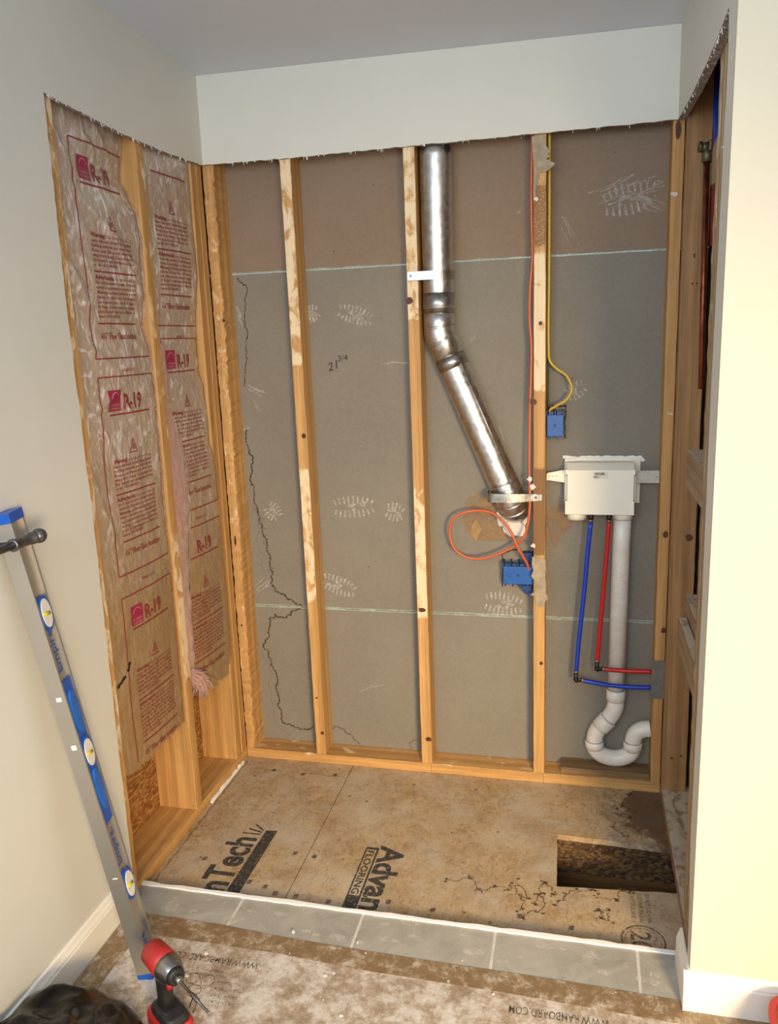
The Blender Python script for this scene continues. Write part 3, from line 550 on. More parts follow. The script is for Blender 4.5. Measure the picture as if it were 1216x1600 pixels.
# sole plates
for x0, x1, lb, sd in ((.001, .727, 'long bottom plate at the left of the back wall', 11), (.728, 1.134, 'bottom plate segment between duct stud and cable stud', 12), (1.135, 1.530, 'bottom plate segment beneath the white drain trap', 13)):
    o = lumber(0, x0, x1, (0, .0888, 0, .0375), seg=30, seed=sd, wear=lambda k, a: (.3 if k in (4, 5, 6) else 0, 0)).build('sole_plate', WX); tag(o, lb, 'lumber')
o = lumber(1, -.85, -.001, (-.139, 0, 0, .0375), seg=30, seed=14, wear=lambda k, a: (.12 if k in (4, 5) else 0, 0)).build('sole_plate', WY); tag(o, 'wide bottom plate along the left wall under the insulation', 'lumber')
o = lumber(1, -.943, -.001, (1.531, 1.6215, 0, .0375), seg=30, seed=15, wear=lambda k, a: (.55 if k in (4, 5, 2, 3) else .2, 0)).build('sole_plate', OY); tag(o, 'dusty whitened bottom plate along the right wall', 'lumber')
m = lumber(0, 1.195, 1.4965, (.012, .0885, .038, .060), seg=16, seed=16); tag(m.build('wood_block', OX), 'flat weathered board lying on the plate under the trap', 'lumber')
post = stud('corner_post', 'broad brown post at the right end of the back wall, beside the nail-plate stud', lumber(2, .038, 2.325, (1.5315, 1.609, -.042, -.004), (1.5315, 1.6, -.042, -.004), seg=50, seed=17), wood('brown_pine', 2, (156, 114, 68), (198, 152, 100), (190, 160, 120), .4), [(1.585, -.042, .925, .011, .011, 'y'), (1.56, -.042, .16, .004, .004, 'y'), (1.59, -.042, .17, .004, .004, 'y'), (1.565, -.042, 1.78, .003, .006, 'y'), (1.575, -.042, 1.70, .003, .003, 'y'), (1.563, -.042, 1.70, .003, .003, 'y')])
for k, (y0, y1, lb, wv) in enumerate(((-.648, -.610, 'pale rearmost stud of the right opening jamb, bark along its edge', .5), (-.690, -.652, 'second stud of the doubled jamb on the right, darker knotted wood', .15), (-.905, -.692, 'wide front jamb board behind the right drywall edge', .1))):
    o = lumber(2, .038, 2.19 if k < 2 else 2.325, (1.5325, 1.6215, y0-.045, y1-.045), (1.5325, 1.6215, y0+.005, y1+.005), seg=60, seed=20+k, jit=.0014, wear=lambda kk, a, wv=wv: (wv if a > 1.6 else wv*.4, 0)).build('jamb_stud', OZ); tag(o, lb, 'stud')
for k, (x0, y0, z0, z1, lb) in enumerate(((1.531, -.335, 1.197, 1.246, 'upper of the two stacked pale blocks high in the right wall'), (1.531, -.345, 1.145, 1.1955, 'lower of the two stacked pale blocks high in the right wall'), (1.556, -.23, .700, .797, 'pale block in the right wall just above the lowest block'), (1.531, -.308, .655, .750, 'lowest pale block in the right wall cavity'))):
    o = lumber(1, y0, -.655, (x0, 1.554 if k == 3 else 1.6215, z0, z1), seg=16, seed=30+k, wear=lambda kk, a: (.7 if kk in (4, 5, 3) else .1, 0)).build('wood_blocking', OY); tag(o, lb, 'lumber', 'blocking in the right wall')
m = MB(); m.prism([(-.26, 2.0), (-.655, 2.07), (-.655, 1.90), (-.31, 1.93), (-.17, 1.96)], lambda u, v, d: (d, u, v), 1.561, 1.580); tag(m.build('wood_backing', OZ), 'angled brown board behind the copper pipe elbow', 'lumber')
m = MB(); R = random.Random(21); ys_ = [(-.33+.28*i/16) for i in range(17)]
m.prism([(y, .012+R.uniform(-.004, .004)) for y in ys_]+[(-.05, .0015), (-.33, .0015)], lambda u, v, d: (d, u, v), .0012, .0085); tag(m.build('drywall_strip', THIN), 'thin white leftover strip of drywall along the left bottom plate', 'drywall')
# torn paper, plaster on the cable stud
m = MB(); ys = -.004
top = [(1.093, 2.155), (1.134, 2.155), (1.136, 2.125), (1.147, 2.11), (1.141, 2.10), (1.146, 2.095), (1.137, 2.088), (1.163, 2.073), (1.150, 2.06), (1.135, 2.052), (1.114, 2.05), (1.112, 2.02), (1.104, 2.0), (1.106, 1.98), (1.100, 1.96), (1.097, 2.0), (1.099, 2.06)]
m.prism([(x-.003, z) for x, z in top], lambda u, v, d: (u, d, v), ys, -.0009)
bot = [(1.094, .838), (1.137, .83), (1.139, .80), (1.137, .77), (1.14, .745), (1.138, .71), (1.143, .705), (1.147, .69), (1.138, .683), (1.134, .668), (1.12, .66), (1.106, .668), (1.104, .70), (1.088, .702), (1.092, .708), (1.102, .712), (1.103, .75), (1.09, .77), (1.098, .79), (1.092, .81)]
m.build('torn_paper', SCRAP, s3)['label'] = 'torn grey paper at the stud top'
m = MB(); m.prism(bot, lambda u, v, d: (u, d, v), ys, -.0009); m.build('torn_paper', SCRAP, s3)['label'] = 'torn grey paper beside the wide blue box'
for i, (px, r_) in enumerate((((1.103,0,1.976), .006), ((1.085,0,1.104), .008), ((1.095,0,1.078), .009), ((1.098,0,0.877), .007))):
    m = MB(); m.prism(blob2(px[0], px[2], r_, r_, 10, .4, i), lambda u, v, d: (u, d, v), -.006, .001); m.build('plaster_blob', FOAM, s3)
m = MB(); q = (1.51,0,1.96); m.tube([(q[0], .001, q[2]), (q[0], -.006, q[2])], [.008, .006], 12); m.box(q[0]-.014, q[0]+.002, -.004, .0, q[2]-.002, q[2]+.006, 0, .0008); m.build('drywall_anchor', FOAM, s4)['label'] = 'white plastic screw anchor'
# nail plates
m = MB(); m.box(1.4895, 1.5325, -.0030, -.0010, .352, .489, 0, .0006); m.tube([(1.51, -.003, .482), (1.51, -.0042, .482)], .003, 8); m.tube([(1.512, -.003, .357), (1.512, -.0042, .357)], .003, 8)
tag(m.build('nail_plate', PLATE), 'flat grey steel nail plate where the red and blue pipes enter the stud', 'nail plate')
# ------------------------------------------------------------------ INSULATION
def interp(tab, z):
    tab = sorted(tab)
    if z <= tab[0][0]: return tab[0][1]
    for (a, b), (c, d) in zip(tab, tab[1:]):
        if z <= c:
            t = (z-a)/(c-a); t = t*t*(3-2*t); return b+(d-b)*t
    return tab[-1][1]
def wrk(y, z, sd, amp):
    v = 0
    for s_, a in ((4, 1.2), (11, .5), (34, .10)):
        n = noise.noise(Vector((y*s_*1.3+sd, z*s_*.6+sd*2, sd+noise.noise(Vector((y*5, z*5, sd)))*1.2))); v += (1-abs(n)*2.2)*a
    return v*amp
B1R = [(2.15,-.034),(2.04,-.046),(2.005,-.03),(1.933,-.004),(1.874,.001),(1.834,-.002),(1.781,.001),(1.74,-.001),(1.667,-.012),(1.638,-.02),(1.562,-.003),(1.502,-.002),(1.1,-.004),(.6,-.002),(.36,-.004)]
RG = [(-.74, 1.99, -.47, 1.80, .012, .012), (-.62, 1.93, -.45, 1.72, .010, .010), (-.78, 1.80, -.70, 1.66, .012, .010), (-.76, 1.60, -.62, 1.50, .012, .012), (-.70, 1.53, -.45, 1.52, .008, .010), (-.74, 1.40, -.60, 1.48, .012, .010), (-.62, 1.46, -.56, 1.36, .008, .008), (-.72, 1.38, -.64, 1.20, .008, .008), (-.79, 1.30, -.70, 1.02, .009, .008), (-.60, 1.66, -.46, 1.55, .009, .009), (-.78, 2.12, -.70, 2.0, .012, .012), (-.66, 2.12, -.56, 2.06, .010, .010), (-.58, 2.14, -.50, 2.05, .010, .010), (-.62, .72, -.55, .66, .005, .012), (-.52, 1.80, -.47, 1.66, .008, .006)]
RG2 = [(-.20, 2.08, -.13, 1.80, .006, .010), (-.25, 2.0, -.16, 1.72, .006, .012), (-.10, 1.30, -.16, 1.10, .006, .008), (-.15, 1.12, -.10, .95, .006, .008), (-.30, 1.62, -.15, 1.58, .005, .010), (-.13, .9, -.10, .6, .005, .008)]
def ridge(y, z, RL):
    v = 0
    for a, b, c, d, h, w in RL:
        L = (c-a)**2+(d-b)**2; t = ((y-a)*(c-a)+(z-b)*(d-b))/L; tt = min(1, max(0, t)); dd = math.hypot(y-a-(c-a)*tt, z-b-(d-b)*tt)
        v = max(v, h*max(0, 1-dd/(w*2.2))**1.4*(.35+.65*math.sin(PI*(.1+.8*tt)))*.62)
    return v
def X1(y, z):
    u = min(1, max(0, (y+.805)/.38)); A = .0042 if z > 1.25 else .0042-(1.25-z)*.0036
    x = -.024*(1-u)+interp(B1R, z)*u+.011*math.sin(PI*u)**.8*(1+.3*math.sin(z*9))-.004
    return x+wrk(y, z, 3.1, max(.0009, A*.62))-.004+ridge(y+.008*noise.noise(Vector((y*14, z*14, 2))), z+.01*noise.noise(Vector((y*14, z*14, 7))), RG)
B2R = [(2.136,-.004),(1.967,-.004),(1.864,-.001),(1.797,-.002),(1.727,-.012),(1.657,-.022),(1.627,-.024),(1.489,-.026),(1.43,-.012),(1.311,-.007),(1.247,-.007),(1.202,.004),(1.134,.008),(1.031,.010),(.6,.012),(.449,.008),(.399,0)]
B2L = [(2.17,-.384),(1.72,-.383),(1.652,-.377),(1.44,-.353),(1.207,-.284),(1.039,-.291),(.828,-.317),(.613,-.344),(.45,-.350)]
def X2(y, z):
    u = min(1, max(0, (y+.385)/.30)); x = -.018*(1-u)+interp(B2R, z)*u+.008*math.sin(PI*u)
    return x+wrk(y, z, 8.7, .0008+.0012*min(1, max(0, z-1)))-.004+ridge(y, z, RG2)
BT1 = [(-.806,.362),(-.764,.357),(-.742,.348),(-.716,.352),(-.542,.364),(-.43,.366)]
BT2 = [(-.385,.50),(-.345,.497),(-.31,.47),(-.208,.402),(-.15,.392),(-.09,.386)]
def facing(parent, X, yl, yr, bt, ztop=2.17, ny=64, nz=300):
    m = MB(); G = {}
    for j in range(nz+1):
        for i in range(ny+1):
            t = j/nz; zz = ztop+(bt_-ztop)*t if False else None
            z0 = .36; z = ztop+(z0-ztop)*t; a, b = yl(z), yr(z); y = a+(b-a)*i/ny
            zb = interp(bt, y); z = ztop+(zb-ztop)*t; a, b = yl(z), yr(z); y = a+(b-a)*i/ny
            m.v.append((X(y, z)+(random.Random(i).uniform(-.002, .002) if j == nz else 0), y, z+(random.Random(i*7).uniform(-.003, .003) if j == nz else 0)))
    n = ny+1
    for j in range(nz):
        for i in range(ny): m.f.append((j*n+i, j*n+i+1, (j+1)*n+i+1, (j+1)*n+i)); m.m.append(0)
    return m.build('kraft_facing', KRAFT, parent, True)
WARN = ["Warning: This facing will burn. Do not", "leave exposed. Install facing against", "building material per instructions.", "Keep open flame and other heat", "away from facing. See package for", "fire hazard and installation notes", "or call 1-419-248-8234."]
ADV = ["Advertencia: Este material es inflamable.", "No lo deje expuesto. Instale el material", "contra los materiales de construccion.", "Mantenga las llamas abiertas y otras", "fuentes de calor lejos del material.", "Lea el paquete para conocer los riesgos", "de fuego e instrucciones necesarias", "para la instalacion o llame al", "numero 1-419-248-8234."]
def printing(parent, X, yc, zs, zlo, zhi, ylo, name='printing'):
    m = MB(); lg = MB(); OFF = .0016
    def F(y0, z0): return lambda x, y: (X(y0+x, z0+y)+OFF, y0+x, z0+y)
    def line(y0, z0, y1, z1, w=.0034):
        n = max(2, int(math.hypot(y1-y0, z1-z0)/.008)); P = [Vector((y0+(y1-y0)*i/n, z0+(z1-z0)*i/n)) for i in range(n+1)]
        P = [p for p in P if ylo(p.y) < p.x and zlo < p.y < zhi]
        if len(P) > 1:
            d = (P[-1]-P[0]).normalized(); nn = Vector((-d.y, d.x))*w/2; L = []
            for p in P:
                for s_ in (1, -1): q = p+nn*s_; L.append((X(q.x, q.y)+OFF, q.x, q.y))
            m.add(L, [(2*i, 2*i+1, 2*i+3, 2*i+2) for i in range(len(P)-1)])
    def txt(mm, s_, size, y0, z0, bold=0, width=None, res=1):
        if z0 < zlo or z0+size > zhi: return
        lo = ylo(z0)
        t = MB(); put_text(t, s_, size, F(y0, z0), bold, res, width)
        keep = [f for f in t.f if min(t.v[i][1] for i in f) > lo]
        mm.add(t.v, keep)
    for z in zs:
        y = yc; lg = MB()
        line(y-.135, z+.067, y+.135, z+.067); line(y-.135, z-.488, y+.135, z-.488); line(y-.135, z+.067, y-.135, z-.488); line(y+.135, z+.067, y+.135, z-.488, .0022)
        line(y-.100, z-.037, y+.100, z-.037, .0042)
        if zlo < z-.03 and z+.035 < zhi and ylo(z) < y-.10:
            n = 6; P = [(y-.102+.056*i/n, z-.027+.058*j/n) for j in range(n+1) for i in range(n+1)]
            lg.add([(X(a, b)+OFF, a, b) for a, b in P], [(j*7+i, j*7+i+1, (j+1)*7+i+1, (j+1)*7+i) for j in range(n) for i in range(n)])
            c = Vector((y-.074, z+.004)); P = [c+Vector((math.cos(q), math.sin(q)))*.02 for q in [PI*.15+PI*.8*i/14 for i in range(15)]]
            t = MB(); ribbon(t, P, .003, lambda a, b: (X(a, b)+OFF*1.6, a, b)); lg.add(t.v, t.f, 1)
            for k, s_ in enumerate(('OWENS', 'CORNING')):
                t = MB(); put_text(t, s_, .010, lambda a, b, k=k: (X(y-.098+a, z-.013-.010*k+b)+OFF*1.6, y-.098+a, z-.013-.010*k+b), 0, 1, .046); lg.add(t.v, t.f, 1)
        if lg.v: lg.build('logo_print', [LOGO, PINKL], parent)['label'] = 'magenta square emblem'
        txt(m, 'R-19', .060, y-.037, z-.024, .024, .092, 2)
        # warning triangle
        c = Vector((y-.002, z-.132)); tri = [c+Vector((-.017, -.017)), c+Vector((.017, -.017)), c+Vector((0, .020))]
        for a, b in zip(tri, tri[1:]+tri[:1]): line(a.x, a.y, b.x, b.y, .003)
        line(c.x-.004, c.y-.010, c.x-.002, c.y+.004, .003); line(c.x+.004, c.y-.010, c.x+.001, c.y+.006, .003)
        for k, s_ in enumerate(WARN):
            zz = z-.172-.0125*k
            if k == 0: txt(m, 'Warning:', .017, y-.098, zz, .03, .064); txt(m, s_[9:], .0115, y-.032, zz, 0, .125)
            else: txt(m, s_, .0125, y-.098, zz, .012, .19 if k < 6 else .11)
        line(y-.100, z-.260, y+.100, z-.260, .0038)
        for k, s_ in enumerate(ADV):
            zz = z-.280-.0125*k
            if k == 0: txt(m, 'Advertencia:', .017, y-.098, zz, .03, .085); txt(m, s_[13:], .0115, y-.010, zz, 0, .105)
            else: txt(m, s_, .0125, y-.098, zz, .012, .19 if k < 8 else .10)
        line(y-.100, z-.395, y+.100, z-.395, .0038)
        txt(m, '6\u00bc" Fiber Glass Insulation', .025, y-.098, z-.437, .018, .185)
        txt(m, '6940561US', .014, y-.03, z-.527, .006, .062)
    stuff(m.build(name, RED, parent))
def fibre(parent, y0f, y1f, xf, zlo, zhi, seed, nz=150, ny=10):
    m = MB(); n = ny+1
    for j in range(nz+1):
        z = zlo+(zhi-zlo)*j/nz
        for i in range(n):
            y = y0f(z)+(y1f(z)-y0f(z))*i/ny; m.v.append((xf(y, z)+noise.noise(Vector((y*60, z*30, seed)))*.005-(.02 if i in (0, ny) else 0)*0, y, z+noise.noise(Vector((y*90, z*60, seed+5)))*.003))
    o = len(m.v)
    for j in range(nz+1):
        z = zlo+(zhi-zlo)*j/nz
        for i in range(n): m.v.append((-.13, y0f(z)+(y1f(z)-y0f(z))*i/ny, z))
    for j in range(nz):
        for i in range(ny):
            m.f.append((j*n+i, j*n+i+1, (j+1)*n+i+1, (j+1)*n+i)); m.m.append(0); m.f.append((o+j*n+i, o+(j+1)*n+i, o+(j+1)*n+i+1, o+j*n+i+1)); m.m.append(0)
        for i in (0, ny): m.f.append((j*n+i, (j+1)*n+i, o+(j+1)*n+i, o+j*n+i)); m.m.append(0)
    for j in (0, nz):
        for i in range(ny): m.f.append((j*n+i, j*n+i+1, o+j*n+i+1, o+j*n+i)); m.m.append(0)
    return m.build('fibreglass', PINK, parent, True)
b1 = empty('insulation_batt', (-.06, -.61, .36), 'front insulation batt on the left wall, whole R-19 print and emblem showing, wrinkled film', 'insulation')
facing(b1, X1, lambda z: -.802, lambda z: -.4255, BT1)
printing(b1, X1, -.580, (2.035, 1.430, .810), .37, 2.15, lambda z: -1)
fibre(b1, lambda z: -.80, lambda z: -.431, lambda y, z: -.075, .40, 2.17, 1)
m = MB()
for k, (y, z, a, L) in enumerate(((-.748, .640, .5, .022), (-.712, .672, .9, .014))): ribbon(m, ragged([Vector((y-L*math.cos(a), z-L*math.sin(a))), Vector((y, z)), Vector((y+L*math.cos(a), z+L*math.sin(a)))], .004, 2, k), .013, lambda u, v: (X1(u, v)+.0018, u, v), k)
m.build('tear', DARK, b1)
m = MB(); P = ragged([Vector((-.462, 2.0)), Vector((-.452, 1.8)), Vector((-.44, 1.6)), Vector((-.436, 1.2)), Vector((-.436, .8)), Vector((-.44, .45))], .003, 5, 3)
for i in range(0, len(P)-4, 3): ribbon(m, P[i:i+2], .0018, lambda u, v: (X1(u, v)+.0015, u, v), i)
stuff(m.build('stitch_line', INK, b1))
b2 = empty('insulation_batt', (-.06, -.22, .36), 'rear insulation batt on the left wall with pink fluff bulging beside its stud', 'insulation')
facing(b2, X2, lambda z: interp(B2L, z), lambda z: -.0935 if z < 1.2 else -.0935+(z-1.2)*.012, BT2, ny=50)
printing(b2, X2, -.226, (2.125, 1.530, .916), .45, 2.15, lambda z: interp(B2L, z)+.006)
fibre(b2, lambda z: -.381, lambda z: interp(B2L, z)+.012, lambda y, z: -.016+.004*math.sin(z*13)+(.006 if y > -.36 else 0), .48, 1.60, 7)
m = MB(); R = random.Random(4)
for i in range(900):
    z = R.uniform(.45, 1.6); y = interp(B2L, z)+R.uniform(-.012, .006) if R.random() < .7 else R.uniform(-.375, interp(B2L, z)); x = R.uniform(.0, .008)+X2(max(y, -.38), z)*.5+.002
    d = Vector((R.uniform(0, .008), R.uniform(-.004, .010), R.uniform(-.008, .008))); a = Vector((x, y, z)); m.add([a, a+Vector((0, .0004, .0006)), a+d*.6+Vector((0, .0005, 0)), a+d], [(0, 1, 2), (0, 2, 3)])
stuff(m.build('loose_fibre', PINK, b2))
m = MB()
for i in range(120):
    a0 = Vector((R.uniform(-.03, -.008), -.378+R.uniform(0, .03), .50+R.uniform(-.02, .02))); tip = Vector((R.uniform(-.035, .02), -.355+R.uniform(0, .09), .42+R.uniform(-.03, .05))); mid = (a0+tip)/2+Vector((.02, 0, .008))
    m.tube(smooth_path([a0, mid, tip], 4), [.004, .005, .005, .0045, .004, .0035, .003, .002, .001][:9], 5)
stuff(m.build('fibre_tuft', PINK, b2, True))
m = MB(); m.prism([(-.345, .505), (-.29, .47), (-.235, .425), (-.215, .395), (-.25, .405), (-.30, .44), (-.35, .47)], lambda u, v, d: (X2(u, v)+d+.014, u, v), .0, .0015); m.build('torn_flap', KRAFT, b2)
# ------------------------------------------------------------------ DUCT
dc = empty('vent_duct', (.787, .036, .93), 'shiny galvanised round vent duct with an angled lower run and elbow into the wall', 'duct')
dy, dr = .0385, .0505
m = MB(); dirv = Vector((.173, 0, -.417)).normalized(); J = Vector((.787, dy, 1.585))
zs = [2.42-(2.42-1.70)*i/40 for i in range(41)]
zs = [z for z in zs if z < 2.150]; zs = [2.42, 2.1562, 2.155]+zs
m.tube([(.787, dy+(.006 if z > 2.1555 else 0), z) for z in zs], [(.0438) if z > 2.1555 else dr*(1+.008*math.sin(z*50)*(abs(z-2.05) < .06)+.012*(abs(z-2.045) < .012)+.010*(abs(z-1.965) < .010)) for z in zs], 40)
m.build('vertical_pipe', GALV, dc, True)
m = MB(); m.tube([(.787, dy, 1.712), (.787, dy, 1.648), (.787, dy, 1.6479)], [dr+.0012, dr+.0012, dr], 40); m.build('foil_tape', GALVD, dc, True)
m = MB()
half = (Vector((0, 0, -1))+dirv).normalized()
P = [Vector((.787, dy, 1.66)), Vector((.787, dy, 1.612)), J+half*.002, J+dirv*.045, J+dirv*.095]
m.tube([P[0], P[1], P[1]+Vector((0, 0, -.0001)), J+Vector((0, 0, .0)), J+dirv*.03, J+dirv*.10], [dr+.0004]*6, 40); m.build('elbow', GALV, dc, True)
def ringtube(m, c, d, r, h, rr=.0022):
    d = Vector(d).normalized(); a = d.orthogonal().normalized(); b = d.cross(a); P = [Vector(c)+(a*math.cos(q)+b*math.sin(q))*r for q in [2*PI*i/40 for i in range(41)]]; m.tube(P, rr, 6, False)
m = MB()
ringtube(m, (.787, dy, 1.666), (0, .0, 1), dr+.0015, 0); ringtube(m, (.787, dy, 1.672), (0.04, .0, 1), dr+.0015, 0)
ringtube(m, (.788, dy, 1.600), (.18, 0, -1), dr+.001, 0); ringtube(m, (.788, dy, 1.606), (.14, 0, -1), dr+.001, 0); ringtube(m, J+dirv*.028, (.62, 0, -1), dr+.003, 0); ringtube(m, J+dirv*.034, (.70, 0, -1), dr+.003, 0)
m.build('seam_bead', GALV, dc, True)
m = MB(); m.tube([J+dirv*.085, J+dirv*.125, J+dirv*.1251], [dr+.0014, dr+.0014, dr], 40); m.build('foil_tape', GALVD, dc, True)
m = MB(); E_ = J+dirv*.56; m.tube([J+dirv*(.09+.47*i/20) for i in range(21)], dr, 40); m.build('angled_pipe', GALV, dc, True)
m = MB(); a = dirv.orthogonal().normalized(); off = Vector((.9, -1.0, .37)).normalized()*(dr+.0005); 
m.tube([J+dirv*.12+Vector((.030, -.042, .012)), J+dirv*.55+Vector((.030, -.042, .012))], .0016, 6); m.build('lap_seam', GALV, dc, True)
m = MB(); E0 = J+dirv*.545
ep = smooth_path([E0, E0+dirv*.03, E0+dirv*.062+Vector((0, .006, -.004)), E0+dirv*.085+Vector((0, .026, -.01)), E0+dirv*.095+Vector((0, .06, -.012))], 5)
m.tube(ep, [dr+.0012]*len(ep), 40); m.build('lower_elbow', GALV, dc, True)
m = MB(); ringtube(m, ep[5], ep[6]-ep[4], dr+.002, 0, .0018); ringtube(m, ep[10], (ep[11]-ep[9]), dr+.002, 0, .0025); ringtube(m, ep[13], (ep[14]-ep[12]), dr+.002, 0, .0025); m.build('seam_bead', GALV, dc, True)
def band(m, c, d, r, hw, th=.001):
    d = Vector(d).normalized(); c = Vector(c); m.tube([c-d*hw, c-d*hw*1.0001, c+d*hw, c+d*hw*1.0001], [r, r+th, r+th, r], 40)
st = MB(); band(st, (.787, dy, 1.767), (0, 0, 1), dr+.0012, .0135); st.box(.695, .787, -.0146, -.0134, 1.7535, 1.7805); st.box(.695, .727, -.0134, -.0008, 1.7535, 1.7805)
o = tag(st.build('pipe_strap', STRAP), 'metal strap holding the upright duct to the middle stud', 'strap')
sm_ = MB(); sm_.tube([(.706, -.0146, 1.767), (.706, -.017, 1.767)], .0045, 10); sm_.build('screw', GUN, o)
st = MB(); P0 = E0+dirv*.012
pts = [(.946, .05), (.945, .0), (.955, -.022), (.985, -.0268), (1.02, -.0268), (1.06, -.018), (1.098, -.006), (1.125, -.004)]
pts = [Vector((x, y, 0)) for x, y in pts]; L = []
sp_ = smooth_path(pts, 4)
for i, p in enumerate(sp_): 
    z = 1.043-.002*i/len(sp_); hw = .0145 if i < 18 else .0145-.0045*(i-18)/10; L += [(p.x, p.y-.001, z+hw), (p.x, p.y-.001, z-hw), (p.x, p.y+.0005, z+hw), (p.x, p.y+.0005, z-hw)]
st.add(L, [f for i in range(len(sp_)-1) for f in ((4*i, 4*i+1, 4*i+5, 4*i+4), (4*i+2, 4*i+6, 4*i+7, 4*i+3), (4*i, 4*i+4, 4*i+6, 4*i+2), (4*i+1, 4*i+3, 4*i+7, 4*i+5))])
o = tag(st.build('pipe_strap', STRAP), 'metal strap nailed to the cable stud around the lower duct elbow', 'strap')
sm_ = MB(); sm_.tube([(1.105, -.005, 1.042), (1.105, -.009, 1.042)], .0045, 10); sm_.build('screw', GUN, o)
m = MB(); m.prism([(u, v) for u, v in blob2(1.022, .965, .058, .062, 26, .12, 8) if True], lambda u, v, d: (u, d, v), .080, .0885); m.prism(blob2(1.03, .915, .04, .028, 16, .2, 3), lambda u, v, d: (u, d, v), .070, .082)
tag(m.build('spray_foam', FOAM), 'white foam collar around the hole below the duct elbow', 'foam')
m = MB(); dm = [(.894, .951), (.902, .93), (.914, .910), (.902, .885), (.893, .865), (.884, .88), (.873, .895), (.879, .922)]
m.add([(u, .088-.010*abs(v-.91)/.05*(1 if u < .895 else .6), v) for u, v in dm]+[(.895, .0845, .905)], [(i, (i+1) % 8, 8) for i in range(8)]); o = m.build('paper_scrap', SCRAPB, origin=(.894, .088, .865)); tag(o, 'diamond shaped flap of torn brown paper inside the orange cable loop', 'paper')
m.v = []
# ------------------------------------------------------------------ CABLES
OR = [(1.090,.02,2.40),(1.09,.02,2.166),(1.089,.02,2.093),(1.088,.02,1.948),(1.091,.02,1.807),(1.084,.02,1.712),(1.083,.02,1.613),(1.089,.02,1.514),(1.084,.02,1.321),(1.083,.012,1.139),(1.086,.002,1.04),(1.084,.0,.99),(1.08,.002,.955),(1.069,.008,.912),(1.045,.014,.879),(1.001,.02,.849),(.951,.02,.828),(.906,.02,.819),(.861,.02,.826),(.823,.02,.858),(.811,.02,.913),(.825,.02,.959),(.863,.02,.982),(.908,.02,.989),(.952,.012,.986),(.99,.0,.965),(1.02,-.004,.927),(1.045,-.006,.873),(1.063,.004,.835),(1.076,.018,.806),(1.079,.04,.775)]
m = MB(); m.tube(smooth_path(OR, 6), .0046, 10); tag(m.build('electric_cable', ORC, smooth=True), 'orange cable down the stud, looping beside the duct end', 'cable')
YE = [(1.139,.028,2.40),(1.1415,.028,2.164),(1.1425,.03,1.80),(1.1415,.03,1.613),(1.1425,.03,1.527),(1.146,.03,1.486),(1.168,.03,1.459),(1.198,.03,1.438),(1.214,.03,1.407),(1.215,.03,1.384),(1.199,.03,1.358),(1.169,.03,1.340),(1.150,.035,1.328),(1.145,.05,1.312)]
m = MB(); m.tube(smooth_path(YE, 6), .0042, 10); tag(m.build('electric_cable', YEC, smooth=True), 'yellow cable down the right side of the stud into the small blue box', 'cable')
m = MB(); m.tube(smooth_path([(1.1400,.05,2.40),(1.1405,.05,2.1),(1.1415,.056,1.7),(1.1405,.055,1.5),(1.1405,.06,1.36),(1.15,.065,1.31)], 6), .0034, 8); tag(m.build('electric_cable', GREC, smooth=True), 'thin dark cable tucked behind the yellow cable', 'cable')
# blue boxes
def bluebox(nm, label, x0, x1, z0, z1, yf, gangs):
    e = empty(nm, ((x0+x1)/2, .06, z0), label, 'electrical box'); m = MB(); h = z1-z0
    m.box(x0, x1, yf, .088, z0+h*.08, z1-h*.10, 0, .002); m.build('body', BLUEP, e)
    m = MB(); n = 2*gangs
    for i in range(n+1):
        x = x0+(x1-x0)*i/n; m.box(x-.002, x+.002, yf+.001, .086, z1-h*.12, z1+.006, 0, .0006)
    for i in range(n):
        x = x0+(x1-x0)*(i+.5)/n; m.box(x-.008, x+.008, yf+.006, yf+.012, z1-h*.12, z1+.002, 0, .0006)
    m.build('clamp_tab', BLUED, e)
    m = MB()
    for i in range(n*2):
        x = x0+(x1-x0)*(i+.5)/(n*2); m.box(x-.003, x+.003, yf+.002, .08, z0+(.004 if i % 2 else -.002), z0+h*.12, 0, .0006)
    m.build('bottom_rib', BLUED, e)
    m = MB(); cx = (x0+x1)/2; ringm = [(cx+.004*math.cos(q), yf-.0006, z0+h*.5+.004*math.sin(q)) for q in [2*PI*i/16 for i in range(17)]]; m.tube(ringm, .0008, 6, False); m.tube([(cx, yf, z0+h*.5), (cx, yf-.0012, z0+h*.5)], .0016, 8)
    if gangs == 2: m.tube([(x0+.022+.007*math.cos(q), yf-.0004, z0+h*.5+.007*math.sin(q)) for q in [2*PI*i/16 for i in range(17)]], .0005, 6, False)
    m.build('boss', BLUED, e); return e
bluebox('outlet_box', 'small blue plastic outlet box right of the stud, fed by the yellow cable', 1.138, 1.191, 1.232, 1.318, .03, 1)
b = bluebox('outlet_box', 'wide blue plastic outlet box left of the stud, fed by the orange cable', .993, 1.095, .722, .798, .03, 2)
m = MB(); m.prism([(1.045, .722), (1.09, .722), (1.088, .69), (1.078, .683), (1.062, .70)], lambda u, v, d: (u, d, v), .04, .08); m.build('mounting_ear', BLUED, b)
m = MB(); m.box(1.058, 1.092, .045, .085, .79, .835, 0, .002); m.build('mounting_ear', BLUED, b)
m = MB()
for bx in ((.985, 1.1, .70, .84),): ribbon(m, ragged([Vector((bx[0], bx[2])), Vector((bx[0]-.002, bx[3]-.02)), Vector((bx[0]+.06, bx[3]))], .004, 4, 1), .006, lambda u, v: (u, .0882, v))
ribbon(m, ragged([Vector((1.196, 1.225)), Vector((1.197, 1.335)), Vector((1.15, 1.335))], .003, 4, 2), .007, lambda u, v: (u, .0882, v))
stuff(m.build('cut_edge', INK, wrear))
